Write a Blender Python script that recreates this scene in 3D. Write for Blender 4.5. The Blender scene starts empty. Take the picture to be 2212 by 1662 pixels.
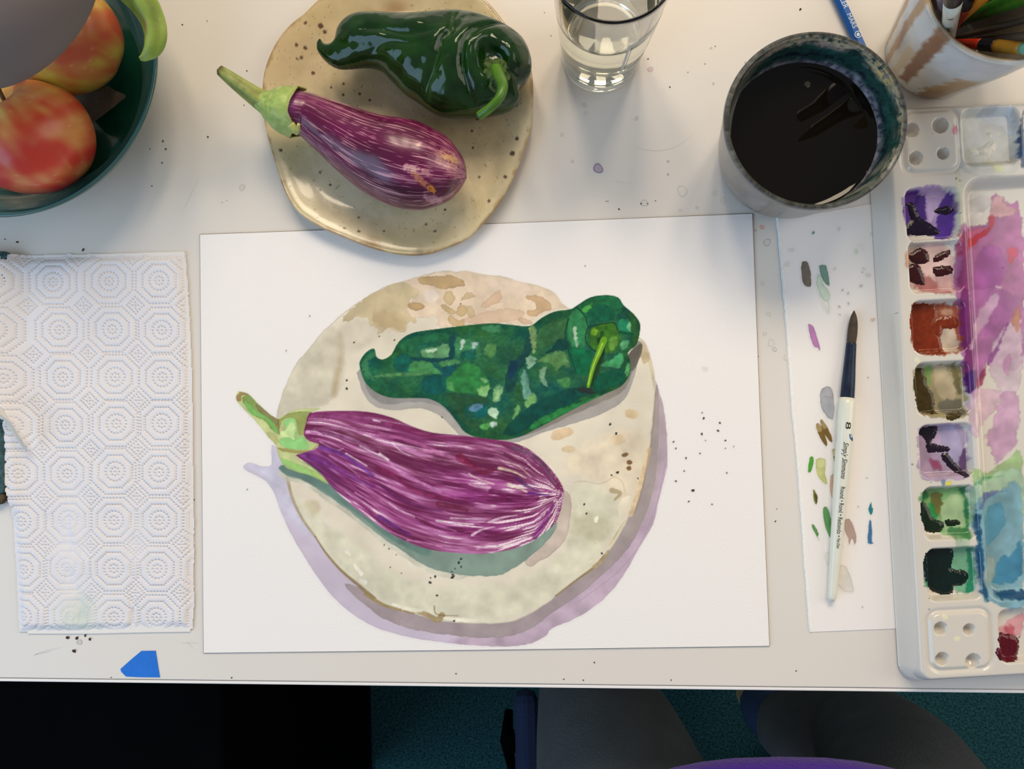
import bpy, math
import numpy as np
from mathutils import Matrix

# ------------------------------------------------------------------ camera, light, exposure
T = 0.74                        # height of the table top
CH = 0.556                      # camera height above the table
FPX = 1660.0
SC = bpy.context.scene
COL = SC.collection
RWC = np.array([[0.99855989, -0.02602427, -0.04691363],
                [-0.02795999, -0.99876421, -0.04108874],
                [-0.04578635, 0.04234128, -0.99805352]])
cam = bpy.data.cameras.new('camera')
cam.sensor_width = 36.0
cam.lens = FPX / 2212 * 36.0
cam.clip_start = 0.02
cam_o = bpy.data.objects.new('camera', cam)
COL.objects.link(cam_o)
_m = Matrix.Identity(4)
for _i in range(3):
    _m[_i][0] = RWC[0][_i]; _m[_i][1] = -RWC[1][_i]; _m[_i][2] = -RWC[2][_i]
_m[0][3], _m[1][3], _m[2][3] = 0.0, 0.0, T + CH
cam_o.matrix_world = _m
SC.camera = cam_o

SC.view_settings.view_transform = 'Standard'
SC.view_settings.look = 'None'
SC.view_settings.gamma = 1.0
SC.view_settings.exposure = 0.0
try:
    SC.view_settings.use_curve_mapping = False
except Exception:
    pass

wd = bpy.data.worlds.new('room_air')
SC.world = wd
wd.use_nodes = True
wd.node_tree.nodes['Background'].inputs[0].default_value = (0.92, 0.93, 1.0, 1)
wd.node_tree.nodes['Background'].inputs[1].default_value = 0.26


def area_light(name, loc, target, sx, sy, power, color):
    l = bpy.data.lights.new(name, 'AREA')
    l.shape = 'RECTANGLE'; l.size = sx; l.size_y = sy; l.energy = power; l.color = color
    o = bpy.data.objects.new(name, l)
    COL.objects.link(o)
    d = np.array(loc) - np.array(target); d = d / np.linalg.norm(d)
    up = np.array([0, 0, 1.0]) if abs(d[2]) < 0.95 else np.array([0, 1.0, 0])
    x = np.cross(up, d); x /= np.linalg.norm(x); y = np.cross(d, x)
    m = Matrix.Identity(4)
    for i in range(3):
        m[i][0], m[i][1], m[i][2], m[i][3] = x[i], y[i], d[i], loc[i]
    o.matrix_world = m
    return o


# daylight through a window on the left, three warm ceiling panels beyond the far side of the table, an added fill on the right to soften shadows
area_light('window_daylight', (-1.65, -0.75, T + 1.15), (0.0, -0.05, T), 2.0, 1.3, 24.5, (0.44, 0.69, 1.0))
for _k, _x in enumerate((-0.40, 0.15, 0.70)):
    area_light('ceiling_panel_light', (_x, 1.55, T + 1.70), (0.05, 0.0, T), 0.30, 0.85, 12.0, (1.0, 0.83, 0.62))
area_light('added_fill_light', (1.75, 0.35, T + 1.2), (0.0, 0.0, T), 1.2, 1.4, 12.5, (1.0, 0.92, 0.80))

# ------------------------------------------------------------------ helpers
def rays(px, py):
    px = np.asarray(px, float); py = np.asarray(py, float)
    c = np.stack([(px - 1106) / FPX, (py - 831) / FPX, np.ones_like(px)], -1)
    return c @ RWC


def P(px, py, h=0.0):
    """point(s) of the place seen at pixel (px, py), at height h above the table top"""
    d = rays(px, py)
    s = (np.asarray(h, float) - CH) / d[..., 2]
    out = d * s[..., None]
    out[..., 2] += T + CH
    return out


def PXY(pts, h=0.0):
    a = np.asarray(pts, float)
    return P(a[..., 0], a[..., 1], np.full(a.shape[:-1], h))


def S(h=0.0):
    return (CH - h) / FPX


def s2l(c):
    c = np.asarray(c, float)
    if c.max() > 1.001:
        c = c / 255.0
    c = np.clip(c, 0, 1)
    return np.where(c <= 0.04045, c / 12.92, ((c + 0.055) / 1.055) ** 2.4)


LUM = 0.90                      # light on the table: seen colour = surface colour x LUM


def alb(c):
    return np.clip(s2l(c) / LUM, 0, 0.93)


def _hash(ix, iy, seed):
    h = (ix.astype(np.int64) * 374761393 + iy.astype(np.int64) * 668265263 + int(seed) * 2147483647 + 1013904223) & 0xffffffff
    h = ((h ^ (h >> 13)) * 1274126177) & 0xffffffff
    h = ((h ^ (h >> 16)) * 2246822519) & 0xffffffff
    h = h ^ (h >> 15)
    return (h & 0xffffff) / float(0xffffff)


def vn(x, y, seed=0):
    x = np.asarray(x, float); y = np.asarray(y, float)
    xi = np.floor(x); yi = np.floor(y)
    fx = x - xi; fy = y - yi
    fx = fx * fx * (3 - 2 * fx); fy = fy * fy * (3 - 2 * fy)
    a = _hash(xi, yi, seed); b = _hash(xi + 1, yi, seed)
    c = _hash(xi, yi + 1, seed); d = _hash(xi + 1, yi + 1, seed)
    return (a * (1 - fx) + b * fx) * (1 - fy) + (c * (1 - fx) + d * fx) * fy


def fbm(x, y, seed=0, o=3):
    t = 0.0; a = 0.5; n = 0.0
    for k in range(o):
        t = t + a * vn(x * 2 ** k, y * 2 ** k, seed + 17 * k); n += a; a *= 0.5
    return t / n


def ss(a, b, x):
    t = np.clip((x - a) / (b - a), 0, 1)
    return t * t * (3 - 2 * t)


def smooth_closed(pts, k=4):
    p = np.asarray(pts, float); n = len(p); out = []
    for i in range(n):
        p0, p1, p2, p3 = p[i - 1], p[i], p[(i + 1) % n], p[(i + 2) % n]
        for j in range(k):
            t = j / k
            out.append(0.5 * ((2 * p1) + (-p0 + p2) * t + (2 * p0 - 5 * p1 + 4 * p2 - p3) * t * t + (-p0 + 3 * p1 - 3 * p2 + p3) * t ** 3))
    return np.array(out)


def spline(pts, n):
    """open Catmull-Rom through rows of pts, n samples spread by length of the first two columns"""
    p = np.asarray(pts, float)
    q = np.vstack([2 * p[0] - p[1], p, 2 * p[-1] - p[-2]])
    out = []
    for i in range(1, len(q) - 2):
        for j in range(24):
            t = j / 24.0
            p0, p1, p2, p3 = q[i - 1], q[i], q[i + 1], q[i + 2]
            out.append(0.5 * ((2 * p1) + (-p0 + p2) * t + (2 * p0 - 5 * p1 + 4 * p2 - p3) * t * t + (-p0 + 3 * p1 - 3 * p2 + p3) * t ** 3))
    out.append(p[-1]); out = np.array(out)
    d = np.r_[0, np.cumsum(np.linalg.norm(np.diff(out[:, :min(3, out.shape[1])], axis=0), axis=1))]
    s = np.linspace(0, d[-1], n)
    return np.stack([np.interp(s, d, out[:, k]) for k in range(out.shape[1])], 1)


def sdpoly(x, y, poly):
    """signed distance, negative inside"""
    p = np.asarray(poly, float); n = len(p)
    d2 = np.full(x.shape, 1e12); par = np.zeros(x.shape, bool)
    for i in range(n):
        ax, ay = p[i]; bx, by = p[(i + 1) % n]
        ex, ey = bx - ax, by - ay
        l2 = ex * ex + ey * ey + 1e-12
        wx, wy = x - ax, y - ay
        t = np.clip((wx * ex + wy * ey) / l2, 0, 1)
        dx = wx - ex * t; dy = wy - ey * t
        np.minimum(d2, dx * dx + dy * dy, out=d2)
        if ay != by:
            c = (ay > y) != (by > y)
            par ^= c & (x < ax + (y - ay) * ex / ey)
    d = np.sqrt(d2)
    return np.where(par, -d, d)


def sdline(x, y, pts):
    """distance to polyline and 0..1 position along it"""
    p = np.asarray(pts, float)
    L = np.r_[0, np.cumsum(np.linalg.norm(np.diff(p, axis=0), axis=1))]
    best = np.full(x.shape, 1e12); pos = np.zeros(x.shape); side = np.zeros(x.shape)
    for i in range(len(p) - 1):
        ax, ay = p[i]; bx, by = p[i + 1]
        ex, ey = bx - ax, by - ay
        l2 = ex * ex + ey * ey + 1e-12
        wx, wy = x - ax, y - ay
        t = np.clip((wx * ex + wy * ey) / l2, 0, 1)
        d = (wx - ex * t) ** 2 + (wy - ey * t) ** 2
        m = d < best
        best = np.where(m, d, best)
        pos = np.where(m, (L[i] + t * (L[i + 1] - L[i])) / L[-1], pos)
        side = np.where(m, np.sign(ex * wy - ey * wx), side)
    return np.sqrt(best), pos, side


class Ras:
    """colours painted on a field of points given by their pixel positions"""

    def __init__(s, X, Y, base):
        s.shape = X.shape
        s.X = X.ravel().astype(float); s.Y = Y.ravel().astype(float)
        s.c = np.tile(np.asarray(base, float), (s.X.size, 1))
        s.cov = np.zeros(s.X.size)
        s.k = 0

    def _box(s, p, pad):
        a = p.min(0) - pad; b = p.max(0) + pad
        return np.nonzero((s.X > a[0]) & (s.X < b[0]) & (s.Y > a[1]) & (s.Y < b[1]))[0]

    def _lay(s, i, m, c, mul):
        m = m[:, None]
        if mul:
            s.c[i] = s.c[i] * (1 - m + m * c / 255.0)
        else:
            s.c[i] = s.c[i] * (1 - m) + m * c
        s.cov[i] = np.maximum(s.cov[i], m[:, 0])

    def wash(s, poly, color, a=1.0, soft=1.6, wob=2.0, ws=14.0, edge=0.0, var=0.12, vs=30.0, sm=3, mul=False, inside=None):
        s.k += 1
        p = np.asarray(poly, float)
        if sm:
            p = smooth_closed(p, sm)
        i = s._box(p, wob + soft * 2 + 2)
        if not len(i):
            return
        x, y = s.X[i], s.Y[i]
        d = sdpoly(x, y, p)
        if wob:
            d = d + wob * (fbm(x / ws, y / ws, s.k * 7 + 1, 3) - 0.5) * 3.0
        m = np.clip(0.5 - d / soft, 0, 1) * a
        if inside is not None:
            m = m * inside[i]
        v = 1 + var * (fbm(x / vs, y / vs, s.k * 11 + 3, 3) - 0.5) * 2.6
        if edge:
            v = v * (1 - edge * np.exp(-(np.minimum(d, 0) / 2.0) ** 2))
        c = np.clip(np.asarray(color, float)[None, :] * v[:, None], 0, 255)
        s._lay(i, m, c, mul)

    def line(s, pts, w0, w1, color, a=1.0, soft=1.2, var=0.1, k=3, mul=False):
        s.k += 1
        p = np.asarray(pts, float)
        if len(p) > 2 and k:
            p = spline(p, len(p) * k)
        i = s._box(p, max(w0, w1) + 4)
        if not len(i):
            return
        x, y = s.X[i], s.Y[i]
        d, t, _ = sdline(x, y, p)
        w = (w0 + (w1 - w0) * t) * 0.5
        m = np.clip(0.5 - (d - w) / soft, 0, 1) * a
        v = 1 + var * (fbm(x / 9, y / 9, s.k * 5, 2) - 0.5) * 2.5
        s._lay(i, m, np.clip(np.asarray(color, float)[None, :] * v[:, None], 0, 255), mul)

    def dot(s, x0, y0, r, color, a=1.0, ring=0.0):
        i = np.nonzero((abs(s.X - x0) < r + 3) & (abs(s.Y - y0) < r + 3))[0]
        if not len(i):
            return
        s.k += 1
        ang = np.arctan2(s.Y[i] - y0, s.X[i] - x0)
        d = np.hypot(s.X[i] - x0, s.Y[i] - y0) - r * (1 + 0.16 * np.sin(2 * ang + s.k) + 0.08 * np.sin(3 * ang + 2 * s.k))
        m = np.clip(0.5 - d / 1.4, 0, 1)
        if ring:
            m = m * (ring + (1 - ring) * np.exp(-(d / 1.2) ** 2))
        s._lay(i, m * a, np.tile(np.asarray(color, float), (len(i), 1)), False)

    def lin(s):
        return alb(s.c)


def zc(ox, oy, k, pts):
    return [(ox + x * k, oy + y * k) for x, y in pts]


# ---- objects
def empty(name, loc):
    o = bpy.data.objects.new(name, None)
    o.empty_display_size = 0.02
    o.location = [float(v) for v in loc]
    COL.objects.link(o)
    return o


def tag(o, label, cat=None, group=None, kind=None):
    if label:
        o['label'] = label
    if cat:
        o['category'] = cat
    if group:
        o['group'] = group
    if kind:
        o['kind'] = kind
    return o


def world_origin(o):
    v = np.zeros(3)
    while o is not None:
        v = v + np.array(o.location[:]); o = o.parent
    return v


def build(name, verts, faces, mat, parent=None, col=None, smooth=True, origin=None):
    """one mesh object; verts in world coordinates; faces an (n,4)/(n,3) array or list of tuples"""
    verts = np.asarray(verts, float).reshape(-1, 3)
    org = np.zeros(3)
    if parent is not None:
        base = world_origin(parent)
    else:
        base = np.zeros(3)
        if origin is None:
            lo, hi = verts.min(0), verts.max(0)
            origin = (np.r_[(lo[:2] + hi[:2]) / 2, lo[2]])
    if origin is not None:
        org = np.asarray(origin, float) - base
    loc = verts - base - org
    me = bpy.data.meshes.new(name)
    if isinstance(faces, np.ndarray):
        n = len(faces); k = faces.shape[1]
        me.vertices.add(len(loc)); me.vertices.foreach_set('co', loc.astype(np.float32).ravel())
        me.loops.add(n * k); me.loops.foreach_set('vertex_index', faces.astype(np.int32).ravel())
        me.polygons.add(n); me.polygons.foreach_set('loop_start', np.arange(0, n * k, k, dtype=np.int32))
        me.update(calc_edges=True)
    else:
        me.from_pydata(loc.tolist(), [], [tuple(int(i) for i in f) for f in faces])
    me.validate()
    if smooth:
        me.polygons.foreach_set('use_smooth', np.ones(len(me.polygons), bool))
    if col is not None:
        at = me.color_attributes.new('Col', 'FLOAT_COLOR', 'POINT')
        cc = np.ones((len(loc), 4), np.float32); cc[:, :3] = np.asarray(col).reshape(-1, 3)
        at.data.foreach_set('color', cc.ravel())
    me.materials.append(mat)
    o = bpy.data.objects.new(name, me)
    o.location = org.tolist()
    COL.objects.link(o)
    if parent is not None:
        o.parent = parent
    me.update()
    return o


def quads(n, m, wrap_m=False, wrap_n=False):
    i = np.arange(n if wrap_n else n - 1); j = np.arange(m if wrap_m else m - 1)
    I, J = np.meshgrid(i, j, indexing='ij')
    I2 = (I + 1) % n; J2 = (J + 1) % m
    return np.stack([I * m + J, I * m + J2, I2 * m + J2, I2 * m + J], -1).reshape(-1, 4)


def masked(name, V, C, keep, mat, parent=None, flip=False, smooth=True):
    """mesh of a grid V (n,m,3) keeping the faces with any vertex in keep"""
    n, m = V.shape[:2]
    q = quads(n, m)
    if flip:
        q = q[:, ::-1]
    kf = keep.ravel()[q].any(1)
    q = q[kf]
    u, inv = np.unique(q, return_inverse=True)
    return build(name, V.reshape(-1, 3)[u], inv.reshape(-1, 4), mat, parent, C.reshape(-1, 3)[u] if C is not None else None, smooth)


def pxgrid(x0, y0, x1, y1, step):
    xs = np.arange(x0, x1 + step * 0.5, step); ys = np.arange(y0, y1 + step * 0.5, step)
    return np.meshgrid(xs, ys)            # shape (ny,nx); rows go down the picture


def sweep(C, R, n=32, up=(0, 0, 1), flat=1.0, close=True, rot=0.0):
    """tube verts (ns,n,3) around points C with radii R (ns,) or (ns,n); ring angle 0 = sideways, pi/2 = up"""
    C = np.asarray(C, float); ns = len(C)
    t = np.gradient(C, axis=0); t /= np.linalg.norm(t, axis=1)[:, None] + 1e-12
    up = np.asarray(up, float)
    side = np.cross(t, up); side /= np.linalg.norm(side, axis=1)[:, None] + 1e-12
    nu = np.cross(side, t)
    th = np.linspace(0, 2 * np.pi, n, endpoint=False) + rot
    R = np.asarray(R, float)
    if R.ndim == 1:
        R = R[:, None] * np.ones((1, n))
    return C[:, None, :] + R[:, :, None] * (np.cos(th)[None, :, None] * side[:, None, :] + flat * np.sin(th)[None, :, None] * nu[:, None, :])


def tube(name, C, R, mat, parent=None, n=20, col=None, flat=1.0, up=(0, 0, 1), caps=True, origin=None, smooth=True):
    V = sweep(C, R, n, up, flat)
    ns = V.shape[0]
    q = [tuple(r) for r in quads(ns, n, wrap_m=True)]
    vv = V.reshape(-1, 3)
    cc = None if col is None else np.asarray(col).reshape(-1, 3)
    if caps:
        for e in (0, ns - 1):
            vv = np.vstack([vv, V[e].mean(0)]); k = len(vv) - 1
            if cc is not None:
                cc = np.vstack([cc, cc[e * n:(e + 1) * n].mean(0)])
            for j in range(n):
                a, b = e * n + j, e * n + (j + 1) % n
                q.append((k, b, a) if e == 0 else (k, a, b))
    return build(name, vv, q, mat, parent, cc, smooth, origin)


def lathe(name, prof, cx, cy, z0, mat, parent=None, n=96, colf=None, wob=None, closed=False, tilt=None):
    """prof rows (r, z); axis at world (cx, cy)"""
    p = np.asarray(prof, float)
    th = np.linspace(0, 2 * np.pi, n, endpoint=False)
    r = p[:, 0][:, None] * np.ones((1, n))
    if wob is not None:
        r = r * (1 + wob(th)[None, :] * np.ones((len(p), 1)))
    V = np.stack([cx + r * np.cos(th), cy + r * np.sin(th), z0 + p[:, 1][:, None] + 0 * r], -1)
    col = None if colf is None else colf(V, th, p)
    return build(name, V.reshape(-1, 3), quads(len(p), n, wrap_m=True), mat, parent, col)


def prof_line(pts, per=6):
    p = np.asarray(pts, float); out = []
    for i in range(len(p) - 1):
        for j in range(per):
            out.append(p[i] + (p[i + 1] - p[i]) * j / per)
    out.append(p[-1])
    return np.array(out)


def slab(name, poly_xy, z0, z1, mat, parent=None, bevel=0.0, smooth=False, origin=None):
    p = np.asarray(poly_xy, float); n = len(p)
    a = 0.5 * np.sum(p[:, 0] * np.roll(p[:, 1], -1) - np.roll(p[:, 0], -1) * p[:, 1])
    if a < 0:
        p = p[::-1]
    v = np.vstack([np.c_[p, np.full(n, z0)], np.c_[p, np.full(n, z1)]])
    f = [tuple(range(n - 1, -1, -1)), tuple(range(n, 2 * n))]
    f += [(i, (i + 1) % n, n + (i + 1) % n, n + i) for i in range(n)]
    o = build(name, v, f, mat, parent, None, smooth, origin)
    if bevel:
        b = o.modifiers.new('bevel', 'BEVEL'); b.width = bevel; b.segments = 2; b.limit_method = 'ANGLE'; b.angle_limit = 0.7
    return o


def box(name, lo, hi, mat, parent=None, bevel=0.0, origin=None):
    return slab(name, [(lo[0], lo[1]), (hi[0], lo[1]), (hi[0], hi[1]), (lo[0], hi[1])], lo[2], hi[2], mat, parent, bevel, False, origin)


def inflate(poly, step, scale=1.0):
    """rounded height (in pixels) over an outline: X, Y, inside distance, height"""
    p = np.asarray(poly, float)
    a = p.min(0) - step * 2; b = p.max(0) + step * 2
    X, Y = pxgrid(a[0], a[1], b[0], b[1], step)
    d = -sdpoly(X, Y, p)
    ins = d > 0
    u = np.zeros(X.shape)
    f = 2.0 * step * step
    for lev in (8, 4, 2, 1):
        if lev > 1:
            m = ins[::lev, ::lev]; w = u[::lev, ::lev].copy()
            if min(m.shape) < 6:
                continue
        else:
            m = ins; w = u.copy()
        ff = f * lev * lev
        for _ in range(260 if lev > 1 else 120):
            w2 = np.zeros_like(w)
            w2[1:-1, 1:-1] = 0.25 * (w[:-2, 1:-1] + w[2:, 1:-1] + w[1:-1, :-2] + w[1:-1, 2:] + ff)
            w = np.where(m, w2, 0)
        if lev > 1:
            r = np.repeat(np.repeat(w, lev, 0), lev, 1)
            u[:] = 0
            h_, w_ = min(r.shape[0], u.shape[0]), min(r.shape[1], u.shape[1])
            u[:h_, :w_] = r[:h_, :w_]
            # soften the blocks
            for _ in range(lev * 2):
                u[1:-1, 1:-1] = 0.25 * (u[:-2, 1:-1] + u[2:, 1:-1] + u[1:-1, :-2] + u[1:-1, 2:])
            u = np.where(ins, u, 0)
        else:
            u = w
    return X, Y, d, np.sqrt(np.maximum(u, 0)) * scale


# ---- materials
def mat(name, color=None, rough=0.5, attr=False, spec=0.5, coat=0.0, coat_rough=0.05, metal=0.0, bump=None, var=None,
        trans=0.0, ior=1.45, sheen=0.0, sss=0.0, alpha=1.0, rough_var=None):
    """node material; color is an observed sRGB triple; var = (scale, amount); bump = (scale, strength, distance)"""
    m = bpy.data.materials.new(name)
    m.use_nodes = True
    nt = m.node_tree; N = nt.nodes; L = nt.links
    b = N['Principled BSDF']
    b.inputs['Roughness'].default_value = rough
    b.inputs['Specular IOR Level'].default_value = spec
    b.inputs['Metallic'].default_value = metal
    b.inputs['IOR'].default_value = ior
    b.inputs['Coat Weight'].default_value = coat
    b.inputs['Coat Roughness'].default_value = coat_rough
    b.inputs['Transmission Weight'].default_value = trans
    b.inputs['Sheen Weight'].default_value = sheen
    if sss:
        b.inputs['Subsurface Weight'].default_value = sss
        b.inputs['Subsurface Radius'].default_value = (0.006, 0.003, 0.002)
    tc = N.new('ShaderNodeTexCoord')
    src = None
    if attr:
        at = N.new('ShaderNodeAttribute'); at.attribute_name = 'Col'
        src = at.outputs['Color']
    if color is not None and not attr:
        rgb = N.new('ShaderNodeRGB')
        c = alb(color)
        rgb.outputs[0].default_value = (float(c[0]), float(c[1]), float(c[2]), 1)
        src = rgb.outputs[0]
    if var:
        nz = N.new('ShaderNodeTexNoise'); nz.inputs['Scale'].default_value = var[0]; nz.inputs['Detail'].default_value = 5
        L.new(tc.outputs['Object'], nz.inputs['Vector'])
        mr = N.new('ShaderNodeMapRange')
        mr.inputs['From Min'].default_value = 0.25; mr.inputs['From Max'].default_value = 0.75
        mr.inputs['To Min'].default_value = 1 - var[1]; mr.inputs['To Max'].default_value = 1 + var[1]
        L.new(nz.outputs['Fac'], mr.inputs['Value'])
        mx = N.new('ShaderNodeVectorMath'); mx.operation = 'SCALE'
        L.new(src, mx.inputs[0]); L.new(mr.outputs['Result'], mx.inputs['Scale'])
        src = mx.outputs['Vector']
    L.new(src, b.inputs['Base Color'])
    if bump:
        nb = N.new('ShaderNodeTexNoise'); nb.inputs['Scale'].default_value = bump[0]; nb.inputs['Detail'].default_value = 3
        L.new(tc.outputs['Object'], nb.inputs['Vector'])
        bp = N.new('ShaderNodeBump'); bp.inputs['Strength'].default_value = bump[1]; bp.inputs['Distance'].default_value = bump[2]
        L.new(nb.outputs['Fac'], bp.inputs['Height'])
        L.new(bp.outputs['Normal'], b.inputs['Normal'])
    if rough_var:
        nr = N.new('ShaderNodeTexNoise'); nr.inputs['Scale'].default_value = rough_var[0]
        L.new(tc.outputs['Object'], nr.inputs['Vector'])
        m2 = N.new('ShaderNodeMapRange'); m2.inputs['To Min'].default_value = rough_var[1]; m2.inputs['To Max'].default_value = rough_var[2]
        L.new(nr.outputs['Fac'], m2.inputs['Value']); L.new(m2.outputs['Result'], b.inputs['Roughness'])
    return m


def text_shape(body, size, shear=0.0, bold=0.0):
    """flat letters as (verts (n,2), faces)"""
    cu = bpy.data.curves.new('lettering', 'FONT')
    cu.body = body; cu.size = size; cu.shear = shear; cu.offset = bold; cu.resolution_u = 3
    o = bpy.data.objects.new('lettering', cu)
    COL.objects.link(o)
    dg = bpy.context.evaluated_depsgraph_get()
    me = bpy.data.meshes.new_from_object(o.evaluated_get(dg))
    v = np.array([list(q.co) for q in me.vertices])[:, :2]
    f = [tuple(p.vertices) for p in me.polygons]
    bpy.data.objects.remove(o); bpy.data.curves.remove(cu); bpy.data.meshes.remove(me)
    return v, f

# ------------------------------------------------------------------ the room and the table
m_carpet = mat('carpet_teal', (44, 92, 100), 0.95, bump=(420, 0.9, 0.01), var=(260, 0.75), spec=0.1)
flo = box('floor', (-2.6, -2.4, -0.05), (2.6, 2.4, 0.0), m_carpet)
tag(flo, None, kind='structure')

m_wall = mat('pale_wall_paint', (224, 220, 210), .8, bump=(90, .1, .002), var=(6, .02))
tag(box('wall_back', (-2.6, 2.3, 0.0), (2.6, 2.4, 2.7), m_wall), None, kind='structure')
tag(box('wall_left', (-2.6, -2.4, 0.0), (-2.5, 2.3, 2.7), m_wall), None, kind='structure')
m_table = mat('white_laminate', (214, 208, 199), 0.32, bump=(900, 0.03, 0.001), var=(9, 0.02), spec=0.4)
m_band = mat('white_edge_band', (226, 223, 220), 0.4)
m_leg = mat('grey_steel', (120, 122, 125), 0.4, metal=0.6, var=(30, 0.05))
tl, tr = P(-900, 1456.5, 0.0)[:2], P(3100, 1502.5, 0.0)[:2]
ex = (tr - tl) / np.linalg.norm(tr - tl); ey = np.array([-ex[1], ex[0]])
tw = float(np.linalg.norm(tr - tl)); td = 0.86
tab = empty('table', (float(tl[0] + ex[0] * tw / 2 + ey[0] * td / 2), float(tl[1] + ex[1] * tw / 2 + ey[1] * td / 2), 0.0))
tag(tab, 'white laminate work table with pale edge band that everything lies on', 'table')


def tp(a, b):
    return tl + ex * a + ey * b


slab('table_top', [tp(0, 0.0005), tp(tw, 0.0005), tp(tw, td), tp(0, td)], T - 0.026, T, m_table, tab, 0.0008)
slab('edge_band', [tp(0, -0.0022), tp(tw, -0.0022), tp(tw, 0.0), tp(0, 0.0)], T - 0.026, T - 0.0006, m_band, tab, 0.0006)
for a_, b_ in ((0.06, 0.07), (tw - 0.06, 0.07), (0.06, td - 0.06), (tw - 0.06, td - 0.06)):
    c_ = tp(a_, b_)
    box('leg', (c_[0] - 0.022, c_[1] - 0.022, 0.0), (c_[0] + 0.022, c_[1] + 0.022, T - 0.026), m_leg, tab, 0.002)

# dried drops, rings and smudges on the table top, each a very thin film
st_v, st_f, st_c = [], [], []


def film(verts, faces, cols):
    k = len(st_v)
    st_v.extend(verts); st_c.extend(cols)
    st_f.extend([tuple(i + k for i in f) for f in faces])


TABC = np.array([214, 208, 199.0])


def drop(x, y, r, color, inner=0.35, seed=0, h=0.0001, n=18, asp=1.0):
    """a dried drop: pale inside, darker rim"""
    v, c = [], []
    for rr, mix in ((0.0, inner), (0.72, inner), (0.86, 1.0), (1.0, 0.55)):
        for j in range(n):
            t = 2 * math.pi * j / n
            w = 1 + 0.10 * math.sin(2 * t + seed) + 0.07 * math.sin(3 * t + 2.3 * seed)
            v.append(P(x + r * rr * w * math.cos(t), y + r * rr * w * asp * math.sin(t), h).tolist())
            c.append((alb(TABC) * (1 - mix) + alb(color) * mix).tolist())
    f = [(a * n + j, (a + 1) * n + j, (a + 1) * n + (j + 1) % n, a * n + (j + 1) % n) for a in range(3) for j in range(n)]
    film(v, f, c)


for i_, (x, y, r, c, inn) in enumerate([
        (1292, 364, 11, (120, 95, 135), 0.55), (1405, 150, 6, (190, 150, 165), 0.5), (1214, 291, 4, (150, 150, 140), 0.1),
        (1237, 349, 4, (185, 178, 172), 0.6), (1262, 227, 6, (196, 188, 184), 0.6), (1265, 245, 5, (200, 192, 188), 0.5),
        (1375, 256, 5, (185, 178, 174), 0.7), (1474, 413, 12, (190, 186, 180), 0.12), (1392, 439, 8, (180, 176, 170), 0.2),
        (1443, 349, 3, (165, 165, 160), 0.8), (1443, 377, 3, (165, 165, 160), 0.8), (1506, 449, 4, (185, 180, 176), 0.5),
        (1470, 455, 4, (190, 185, 180), 0.4), (1543, 417, 6, (200, 195, 188), 0.3), (1562, 433, 7, (200, 194, 186), 0.3),
        (1646, 491, 5, (225, 150, 125), 0.6), (1632, 498, 3, (190, 160, 140), 0.4), (1657, 524, 8, (170, 165, 155), 0.1),
        (1647, 613, 4, (190, 185, 175), 0.2), (1660, 679, 5, (185, 182, 172), 0.2), (1652, 722, 4, (165, 162, 155), 0.1),
        (1666, 741, 8, (190, 188, 180), 0.15), (1673, 755, 5, (160, 158, 150), 0.2), (1700, 773, 7, (205, 190, 160), 0.2),
        (1536, 104, 3, (175, 172, 168), 0.7), (1541, 181, 3, (170, 168, 164), 0.7), (1611, 136, 3, (150, 150, 148), 0.7),
        (172, 1388, 6, (150, 140, 130), 0.3), (523, 405, 7, (190, 184, 172), 0.5), (2040, 460, 3, (160, 158, 150), 0.4)]):
    drop(x, y, r, c, inn, i_ * 1.7)

rng = np.random.default_rng(5)
crumbs = [(352, 305, 2.4), (358, 322, 2.5), (324, 322, 1.6), (350, 352, 1.6), (328, 402, 1.5), (449, 296, 2.2), (179, 540, 4.0), (37, 523, 3.2),
          (10, 517, 2), (166, 1379, 4), (146, 1378, 4.4), (194, 1381, 4.2), (184, 1374, 3.4), (160, 1407, 4.2), (527, 227, 1.4), (533, 153, 2.0),
          (394, 53, 2), (447, 45, 1.2), (1284, 1432, 2), (1218, 1468, 2.2), (1260, 1470, 1.6), (1400, 127, 2), (1447, 188, 2), (1385, 440, 1.8),
          (1399, 440, 1.6), (1337, 452, 2.4), (1309, 435, 1.3), (1313, 435, 1.3), (1416, 434, 1.3), (1486, 156, 1.4), (1523, 138, 1.2), (1545, 100, 1.3),
          (1729, 20, 3), (1646, 1018, 2), (1675, 1127, 2.4), (1678, 1100, 1.3), (1638, 771, 1.6), (418, 1079, 3), (985, 1456, 2), (240, 1464, 1.4),
          (500, 1465, 2), (1720, 1450, 1.8), (1863, 1310, 1.8), (1888, 1290, 1.4), (480, 437, 1), (490, 433, 1), (1450, 1470, 1.5), (1190, 77, 1.5), (1176, 27, 1.3)]
sp_v, sp_f = [], []
for (x, y, r) in crumbs:
    k = len(sp_v); n = 7; a0 = rng.random() * 6
    st = 0.45 + rng.random() * 0.5
    for ring, hh in ((1.0, 0.0002), (0.55, 0.0002 + r * 0.00018)):
        for j in range(n):
            t = a0 + 2 * math.pi * j / n
            w = ring * r * (0.75 + 0.5 * rng.random())
            dx, dy = w * math.cos(t), w * st * math.sin(t)
            ca, sa = math.cos(a0), math.sin(a0)
            sp_v.append(P(x + dx * ca - dy * sa, y + dx * sa + dy * ca, hh).tolist())
    sp_f += [(k + j, k + n + j, k + n + (j + 1) % n, k + (j + 1) % n) for j in range(n)]
    sp_f.append(tuple(k + n + j for j in range(n))[::-1])

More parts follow.
